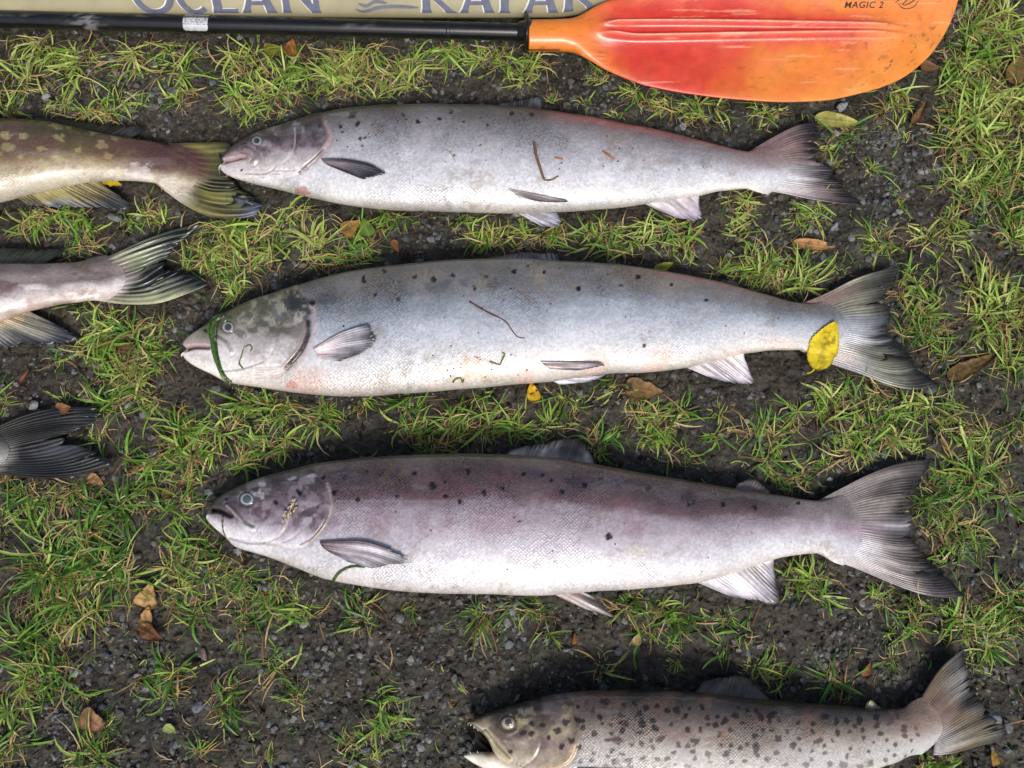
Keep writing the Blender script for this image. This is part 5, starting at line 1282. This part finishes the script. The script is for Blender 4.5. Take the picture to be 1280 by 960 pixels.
# ------------------------------------------------------------------ grass
PATCH = """35,80,45 100,75,33 165,75,28 215,75,28 235,100,16 220,122,14 305,70,33 300,105,26 310,130,22 75,135,14 140,135,30 110,140,14 180,125,10 10,135,18
340,110,28 380,80,38 360,125,22 420,80,33 460,75,33 500,95,28 520,75,24 560,62,26 600,62,26 630,64,22 470,115,18 430,105,28
660,85,24 685,125,9 730,130,9 745,92,16 790,110,15 825,125,20 870,130,20 900,125,13 880,142,13 960,145,14 770,150,9 955,132,9 985,118,10
1110,130,28 1055,172,18 1035,190,10 1040,205,9 1130,165,13 1225,60,48 1262,30,40 1240,120,45 1205,110,35 1200,150,35 1220,190,40 1265,130,35 1240,225,30 1200,230,20 1090,215,7 1270,200,30 1225,20,30
1020,265,20 1000,270,14 1125,248,10 1190,265,14 1250,265,30 1095,290,18 1180,300,28 1105,310,14 1270,300,20 1140,295,9 965,330,18 1010,345,26 1060,335,13 980,350,18 940,340,24 1140,350,22 1160,385,24 1150,410,26 1180,430,24 1240,370,40 1260,400,35 1230,412,20 1270,450,25
1080,495,28 1030,510,24 1100,520,28 1150,512,28 1190,520,28 1050,545,28 1090,550,24 1130,555,22 1000,590,18 975,600,10 1040,580,10 1180,600,18 1230,560,30 1200,590,33 1175,630,33 1230,600,28 1190,650,24 1160,660,10 1260,620,18 1185,690,22 1220,670,18 1270,530,18 1000,520,13 980,545,13
1010,725,22 1030,740,13 985,722,8 1105,745,14 1145,765,20 1130,790,16 1200,770,22 1230,775,24 1260,750,24 1240,800,20 1270,760,20 1120,830,13 1225,830,10 1050,860,16 978,845,10 1170,952,16 1190,948,10 1255,790,18
340,290,28 370,268,18 390,310,26 430,322,22 440,300,18 480,270,18 500,270,13 575,275,12 620,285,18 610,302,20 460,315,16 330,320,13
650,290,20 690,300,15 700,292,18 760,290,20 765,308,16 800,298,18 840,288,22 850,302,18 920,258,22 930,280,18 940,325,22 950,345,18 900,340,12 740,295,13 860,270,12
40,268,20 35,287,13 55,272,18 95,278,20 105,298,20 85,312,12 160,265,15 185,262,14 205,276,10 245,318,26 280,295,33 290,330,28 300,305,24 262,320,18 290,360,16 285,372,12 130,400,24 150,420,24 120,430,24 180,430,28 200,440,22 170,460,28 140,470,24 205,402,9 75,445,7
130,490,24 140,506,13 185,505,18 5,500,10 80,497,10 125,545,13 160,575,13 180,590,18 220,540,24 240,560,26 250,575,24 200,570,18 270,530,18 310,500,18 310,525,13 10,610,16 30,622,18 60,615,18 100,622,22 140,635,20 40,640,16 170,640,18 210,630,24 230,600,18 245,628,13 75,680,33 110,665,28 140,700,24 100,700,28 60,710,28 220,690,26 248,690,16 270,715,20 300,715,14 5,650,13 230,720,18 290,730,22
310,492,18 345,505,22 350,520,18 400,520,18 410,512,16 330,565,22 345,560,18 300,575,16 455,505,10 510,515,24 520,535,20 570,530,20 600,525,22 580,548,16 540,556,8 600,495,10 310,540,13
650,530,18 685,535,15 705,492,13 720,510,10 750,550,16 752,565,12 765,480,13 790,490,8 800,520,14 820,530,20 830,560,18 850,520,16 860,570,12 815,545,16 900,510,9 950,535,18 960,575,14 985,602,12 965,550,10 900,545,7
50,730,33 90,740,28 130,725,28 160,730,18 80,770,24 115,770,20 20,790,24 60,830,33 40,860,24 65,805,13 10,880,18 15,925,18 100,870,9 215,740,13 235,775,16 215,760,9 300,765,18 300,800,9 170,845,11 210,840,20 205,870,13 280,875,20 290,890,13 120,950,22 110,930,13 240,940,13 130,905,7
335,750,20 375,765,18 345,745,13 455,765,18 450,780,10 345,830,18 365,870,18 440,745,9 515,760,6 600,775,20 610,790,13 640,760,10 330,950,13 430,940,16 480,890,26 490,910,18 455,925,10 470,950,10
670,765,16 690,790,8 790,760,20 820,765,18 850,770,16 810,785,13 840,800,7 750,840,13 905,775,10 945,835,14 930,790,13 905,810,8 845,825,5"""
PT = [tuple(map(float, p.split(','))) for p in PATCH.split()]
rg = np.random.default_rng(17)
for _ in range(330):                                     # the lawn goes on round the picture
    x, y = rg.uniform(-420, 1700), rg.uniform(-100, 1300)
    if (-20 < x < 1300 and -20 < y < 980) or (y < 30 and x < 1250): continue
    PT.append((x, y, rg.uniform(15, 40)))

def blades(tufts, dry, seed, nseg=6):
    """tufts: x,y,count,len,green ; returns verts, faces, colours"""
    r = np.random.default_rng(seed)
    cnt = np.array([t[2] for t in tufts]).astype(int); n = cnt.sum()
    rep = lambda k: np.repeat(np.array([t[k] for t in tufts], float), cnt)
    tx, ty, tl, tg, tr, tdir = rep(0), rep(1), rep(3), rep(4), rep(5), rep(6)
    az = tdir + r.normal(0, 1.25, n)
    rep_c = rep(2)
    rx = tx + r.normal(0, 1, n)*tr + 2*np.cos(az); ry = ty + r.normal(0, 1, n)*tr*.8 + 2*np.sin(az)
    Ln = tl*(.35 + 1.0*r.random(n)**1.5)
    ok = ~occupied(rx, ry) & ~((ry < 20 + rx*.0173) & (rx < 1100))
    def tip_in(az, L, k): return occupied(rx + np.cos(az)*L*k, ry + np.sin(az)*L*k)
    free = r.random(n) < .20
    for attempt in range(3):
        bad = (tip_in(az, Ln, .9) | tip_in(az, Ln, .5)) & ~free
        az = np.where(bad, az + np.pi + r.normal(0, .8, n), az)
    bad = (tip_in(az, Ln, .9) | tip_in(az, Ln, .5)) & ~free
    Ln = np.where(bad, Ln*.45, Ln); bad = tip_in(az, Ln, .9) & ~free
    ok &= ~bad
    rx, ry, az, Ln, tg = rx[ok], ry[ok], az[ok], Ln[ok], tg[ok]; n = len(rx)
    Ln = Ln/1000.0
    base = P(rx, ry, 0.0); base[:, 2] = ground_h(base[:, 0], base[:, 1]) - .001
    el = np.where(rep_c[ok] < 2, r.uniform(.05, .4, n), r.uniform(.18, 1.05, n))*(0.75 if dry else 1); droop = r.uniform(.2, 1.9, n)
    side = r.normal(0, .6, n)
    w = (r.uniform(.4, .9, n) if dry else r.uniform(.45, 1.5, n))/1000*np.clip(Ln/.03, .7, 1.2)
    t = np.linspace(0, 1, nseg)
    # integrate direction along the blade
    elv = el[:, None] - droop[:, None]*t[None]*1.1
    azv = -az[:, None] + side[:, None]*t[None]*(2.2 if dry else 1.3)
    d = np.stack([np.cos(elv)*np.cos(azv), np.cos(elv)*np.sin(azv), np.sin(elv)], -1)*(Ln/(nseg-1))[:, None, None]
    pos = np.concatenate([np.zeros((n, 1, 3)), np.cumsum(d[:, :-1], 1)], 1) + base[:, None]
    g = ground_h(pos[..., 0], pos[..., 1]) + .001
    pos[..., 2] = np.maximum(pos[..., 2], g)
    S = np.stack([-np.sin(azv), np.cos(azv), np.zeros_like(azv)], -1)
    tw = r.normal(0, .5, n)
    S[..., 2] = np.sin(tw)[:, None]; S /= np.linalg.norm(S, axis=-1)[..., None]
    wp = w[:, None]*np.interp(t, [0, .15, .5, .8, 1], [.6, .95, 1, .65, .06])[None]
    keel = np.zeros((n, nseg, 3)); keel[..., 2] = -wp*.45
    V = np.stack([pos - S*wp[..., None], pos + keel, pos + S*wp[..., None]], 2)     # n,nseg,3,3
    i0 = (np.arange(n)[:, None, None]*nseg + np.arange(nseg-1)[None, :, None])*3 + np.arange(2)[None, None]
    F = np.stack([i0, i0+1, i0+4, i0+3], -1).reshape(-1, 4)
    if dry:
        pal = lin([(188, 164, 112), (168, 138, 92), (150, 116, 76), (200, 182, 134), (128, 96, 66), (176, 156, 96)])
        c = pal[r.integers(len(pal), size=n)]*r.uniform(.7, 1.15, n)[:, None]; C = np.repeat(c[:, None], nseg, 1)
    else:
        pal = lin([(66, 110, 36), (80, 130, 40), (100, 150, 48), (122, 164, 58), (144, 178, 70), (164, 190, 86), (184, 200, 108)])
        k = np.clip((r.normal(0, 1.4, n) + tg*6).round(), 0, 6).astype(int)
        c = pal[k]*r.uniform(.75, 1.15, n)[:, None]
        tipc = np.where((r.random(n) < .45)[:, None], lin((178, 160, 92))[None], c*1.12)
        basec = np.where((r.random(n) < .4)[:, None], lin((126, 100, 74))[None], lin((150, 156, 92))[None])
        tt = t[None, :, None]
        C = basec[:, None]*(1-sstep(0, .3, tt)) + c[:, None]*sstep(0, .3, tt)
        C = C*(1-sstep(.72, 1, tt)) + tipc[:, None]*sstep(.72, 1, tt)
    return V.reshape(-1, 3), F, np.repeat(C[:, :, None], 3, 2).reshape(-1, 3)
TG, TD = [], []
for (x, y, r_) in PT:
    inside = -40 < x < 1320 and -40 < y < 1000
    k = max(1, int(round((r_/7.0)**1.45*.60))) if inside else 2
    g0 = np.clip(.5 + rg.normal(0, .2) + .25*(y < 150) + .12*(y < 420) - .2*(y > 560), 0, 1)
    for _ in range(k):
        a, q = rg.uniform(0, 2*np.pi), r_*.72*math.sqrt(rg.random())
        ln = np.interp(r_, [6, 20, 45], [20, 32, 42])*rg.uniform(.7, 1.35)*(1.15 if (x < 200 and y > 640) else 1)
        TG.append((x + q*math.cos(a), y + q*math.sin(a), rg.integers(7, 17), ln, np.clip(g0+rg.normal(0, .15), 0, 1), rg.uniform(1.5, 6.5), rg.uniform(0, 2*np.pi)))
        if rg.random() < .95:
            a, q = rg.uniform(0, 2*np.pi), r_*.9*math.sqrt(rg.random())
            TD.append((x + q*math.cos(a), y + q*math.sin(a), rg.integers(4, 10), ln*1.0, .5, 3.0, rg.uniform(0, 2*np.pi)))
for (x, y, r_) in PT:                                    # matted single blades between the tufts
    if not (-40 < x < 1320 and -40 < y < 1000): continue
    for _ in range(int(r_*.75)):
        a, q = rg.uniform(0, 2*np.pi), r_*1.1*math.sqrt(rg.random())
        (TG if rg.random() < .7 else TD).append((x + q*math.cos(a), y + q*math.sin(a), 1, rg.uniform(14, 40), rg.random(), 1.0, rg.uniform(0, 2*np.pi)))
for _ in range(420):                                     # lone blades and straws on bare soil
    x, y = rg.uniform(-20, 1300), rg.uniform(40, 980)
    (TG if rg.random() < .45 else TD).append((x, y, rg.integers(1, 4), rg.uniform(12, 30), rg.random(), 2.0, rg.uniform(0, 2*np.pi)))
V, F, C = blades(TG, False, 5)
mk("grass", V, F, M_GRASS, None, C, True, None, "short green grass tufts growing through the soil", "grass", None, "stuff", origin=(0, 0, 0))
V, F, C = blades(TD, True, 6, 5)
mk("dry_grass", V, F, M_DRY, None, C, True, None, "straw-coloured dead grass among the green tufts", "grass", None, "stuff", origin=(0, 0, 0))

# ------------------------------------------------------------------ weed, twigs and crumbs lying on the fish
def strand(name, pts, fo, r0, r1, colr, label, cat, mat, flatw=1.0, lift=.0012, n=60, seed=1):
    q = smooth_line(pts, n); r = np.interp(np.linspace(0, 1, n), [0, .5, 1], [r0, (r0+r1)/2, r1])/1000*(.8+.5*vnoise(np.linspace(0, n/4, n), np.zeros(n), seed))
    inb = (q[:, 1] > fo.T(q[:, 0])+.5) & (q[:, 1] < fo.B(q[:, 0])-.5)
    z = np.where(inb, fo.hz(q[:, 0], q[:, 1]), fo.zc(q[:, 0])) + lift
    V, F = tube(P(q[:, 0], q[:, 1], z), r, 8)
    c = lin(colr)[None]*(.7+.7*fbm(V[:, 0]*1000, V[:, 1]*1000, 5, seed, 3))[:, None]
    return mk(name, V, F, mat, None, c, True, None, label, cat)
wr = np.random.default_rng(8); Vs, Fs, Cs, o_ = [], [], [], 0
for k in range(7):
    jx, jy = wr.normal(0, 1.7), wr.normal(0, 1.5)
    wid = np.array([1.2, 1.5, 1.5, 1.1, .8, .7, .7, .6])
    pts = np.array([(278, 394), (269, 401), (266, 412), (267, 428), (270, 445), (275, 461), (281, 472), (288, 478)]) + np.stack([jx*wid + wr.normal(0, .5, 8), jy*wid*.5 + wr.normal(0, .4, 8)], -1)
    pts = pts[:wr.integers(5, 9)] if k > 4 else pts
    q = smooth_line(pts, 50); inb = (q[:, 1] > f2.T(q[:, 0])+.5) & (q[:, 1] < f2.B(q[:, 0])-.5)
    z = np.where(inb, f2.hz(q[:, 0], q[:, 1]), f2.zc(q[:, 0])) + .0008 + .0009*wr.random()
    V, F = tube(P(q[:, 0], q[:, 1], z), wr.uniform(.9, 1.7)/1000*(.5+vnoise(np.linspace(0, 12, 50), np.zeros(50), k)), 6)
    Vs.append(V); Fs.append([f + o_ for f in F]); o_ += len(V)
    Cs.append(lin((64, 96, 34))[None]*wr.uniform(.5, 1.3)*(.6+.8*fbm(V[:, 0]*1000, V[:, 1]*1000, 5, k, 3))[:, None])
mk("weed_strand", np.vstack(Vs), [np.vstack([f[0] for f in Fs]), np.vstack([f[1] for f in Fs])], M_WEED, None, np.vstack(Cs), True, None, "thick dark green weed strand draped across the middle salmon's head", "weed")
strand("weed_strand", [(304, 461), (299, 454), (302, 444), (305, 435), (312, 431.5), (315, 435), (313, 439)], f2, .8, .6, (84, 108, 60), "thin curled green thread on the middle salmon's cheek", "weed", M_WEED, seed=5)
strand("weed_strand", [(289, 398), (283, 400), (278, 406), (274, 414)], f2, 1.2, 1.0, (60, 92, 40), "short green weed thread beside the middle salmon's eye", "weed", M_WEED, seed=6)
strand("twig", [(587, 377), (600, 385), (615, 393), (626, 398), (634, 404), (640, 413), (647, 421), (656, 423)], f2, .9, .5, (92, 52, 46), "thin dark red-brown twig on the middle salmon's side", "twig", M_BIT, seed=7)
strand("twig", [(668, 178), (670, 192), (674, 206), (680, 224)], f1, 1.8, 1.5, (112, 84, 60), "bent brown straw on the upper salmon's side", "twig", M_BIT, seed=8)
strand("twig", [(680, 225), (689, 225), (698, 220)], f1, 1.0, .9, (126, 92, 62), "short brown straw touching the foot of the bent straw on the upper salmon", "twig", M_BIT, seed=9)
strand("twig", [(754, 189), (761, 194), (768, 199)], f1, 1.5, 1.0, (150, 96, 60), "orange-brown sliver on the upper salmon's side toward the tail", "twig", M_BIT, seed=10)
strand("twig", [(694, 197), (699, 198), (704, 199)], f1, 1.0, .9, (160, 106, 66), "tiny orange sliver right of the bent straw on the upper salmon", "twig", M_BIT, seed=11)
strand("weed_strand", [(416, 727), (421, 719), (428, 713), (437, 709), (446, 708), (456, 709)], f3, 1.7, 1.0, (66, 92, 40), "green weed strand at the lower salmon's throat below the pectoral fin", "weed", M_WEED, seed=12)
strand("weed_strand", [(278.5, 643), (278, 655), (279, 664), (283, 672)], f3, 1.0, .8, (72, 80, 46), "green thread hanging from the lower salmon's mouth", "weed", M_WEED, seed=13)
strand("weed_strand", [(612, 452), (618, 454), (625, 456), (628, 449), (631, 443), (628, 441)], f2, .9, .7, (96, 98, 50), "small olive weed curl on the middle salmon's belly", "weed", M_WEED, seed=14)
strand("weed_strand", [(566, 478), (570, 474), (576, 473), (578, 478), (580, 474)], f2, 1.0, .7, (92, 96, 44), "olive weed scrap at the middle salmon's belly edge", "weed", M_WEED, seed=15)
strand("weed_strand", [(556, 187), (563, 191), (569, 203)], f1, .5, .4, (150, 146, 120), "pale hair-thin straw on the upper salmon's shoulder", "weed", M_BIT, seed=16)
# grass seed head on the cheek of the lower salmon
sh = empty("grass_seed_head", tuple(P(364, 635, float(f3.hz(364, 635)))), "pale tan grass seed head stuck on the lower salmon's cheek", "seed head")
q = smooth_line([(359, 651), (361, 642), (364, 634), (369, 623)], 24); z = f3.hz(q[:, 0], q[:, 1]) + .003
V, F = tube(P(q[:, 0], q[:, 1], z), .0007, 6); mk("stem", V, F, M_BIT, sh, np.repeat(lin((196, 176, 146))[None], len(V), 0))
for i in range(16):
    t_ = i/15; x, y = np.interp(t_, np.linspace(0, 1, 24), q[:, 0]) + rg.normal(0, 3.2), np.interp(t_, np.linspace(0, 1, 24), q[:, 1]) + rg.normal(0, 1.5)
    Vg = ico2v*np.array([.0026, .0013, .0011])*rg.uniform(.7, 1.2); a = math.radians(65 + rg.normal(0, 35)); ca, sa = math.cos(a), math.sin(a)
    Vg = Vg @ np.array([[ca, sa, 0], [-sa, ca, 0], [0, 0, 1]])
    Vg = Vg + P(x, y, float(f3.hz(x, y)) + .0035)
    mk("grain", Vg, ico2f, M_BIT, sh, np.repeat((lin((186, 168, 138))*rg.uniform(.7, 1.1))[None], len(Vg), 0))
def rnd_pts(fo, n, x0, x1, f0, f1, seed):
    r = np.random.default_rng(seed); x = r.uniform(x0, x1, n); f = r.uniform(f0, f1, n); return [(a, float(fo.T(a) + (fo.B(a)-fo.T(a))*b_)) for a, b_ in zip(x, f)]
scatter_dirt(f1, "dirt_specks", "dark crumbs of dirt sprinkled over the upper salmon", [(505, 145), (507, 149), (503, 142), (447, 156), (600, 182), (590, 190), (591, 187), (455, 174), (462, 171), (470, 169), (302, 213), (304, 217), (523, 153), (550, 149)] + rnd_pts(f1, 30, 420, 900, .08, .6, 3), [(60, 44, 32), (110, 70, 44), (40, 34, 32)], 5, (.7, 2.0))
scatter_dirt(f2, "dirt_specks", "dark and brown crumbs of dirt on the middle salmon", [(380, 424), (378, 431), (373, 438), (370, 442), (364, 449), (409, 430), (843, 384), (848, 386), (256, 458)] + rnd_pts(f2, 26, 540, 660, .72, .95, 7) + rnd_pts(f2, 26, 420, 980, .05, .9, 8), [(56, 44, 30), (96, 84, 44), (34, 30, 28)], 9, (.6, 1.6))
scatter_dirt(f3, "dirt_specks", "dark crumbs of dirt sprinkled over the lower salmon", rnd_pts(f3, 34, 420, 1000, .05, .9, 11) + [(361, 640), (360, 637)], [(50, 40, 34), (90, 70, 50), (30, 27, 27)], 13, (.6, 1.6))
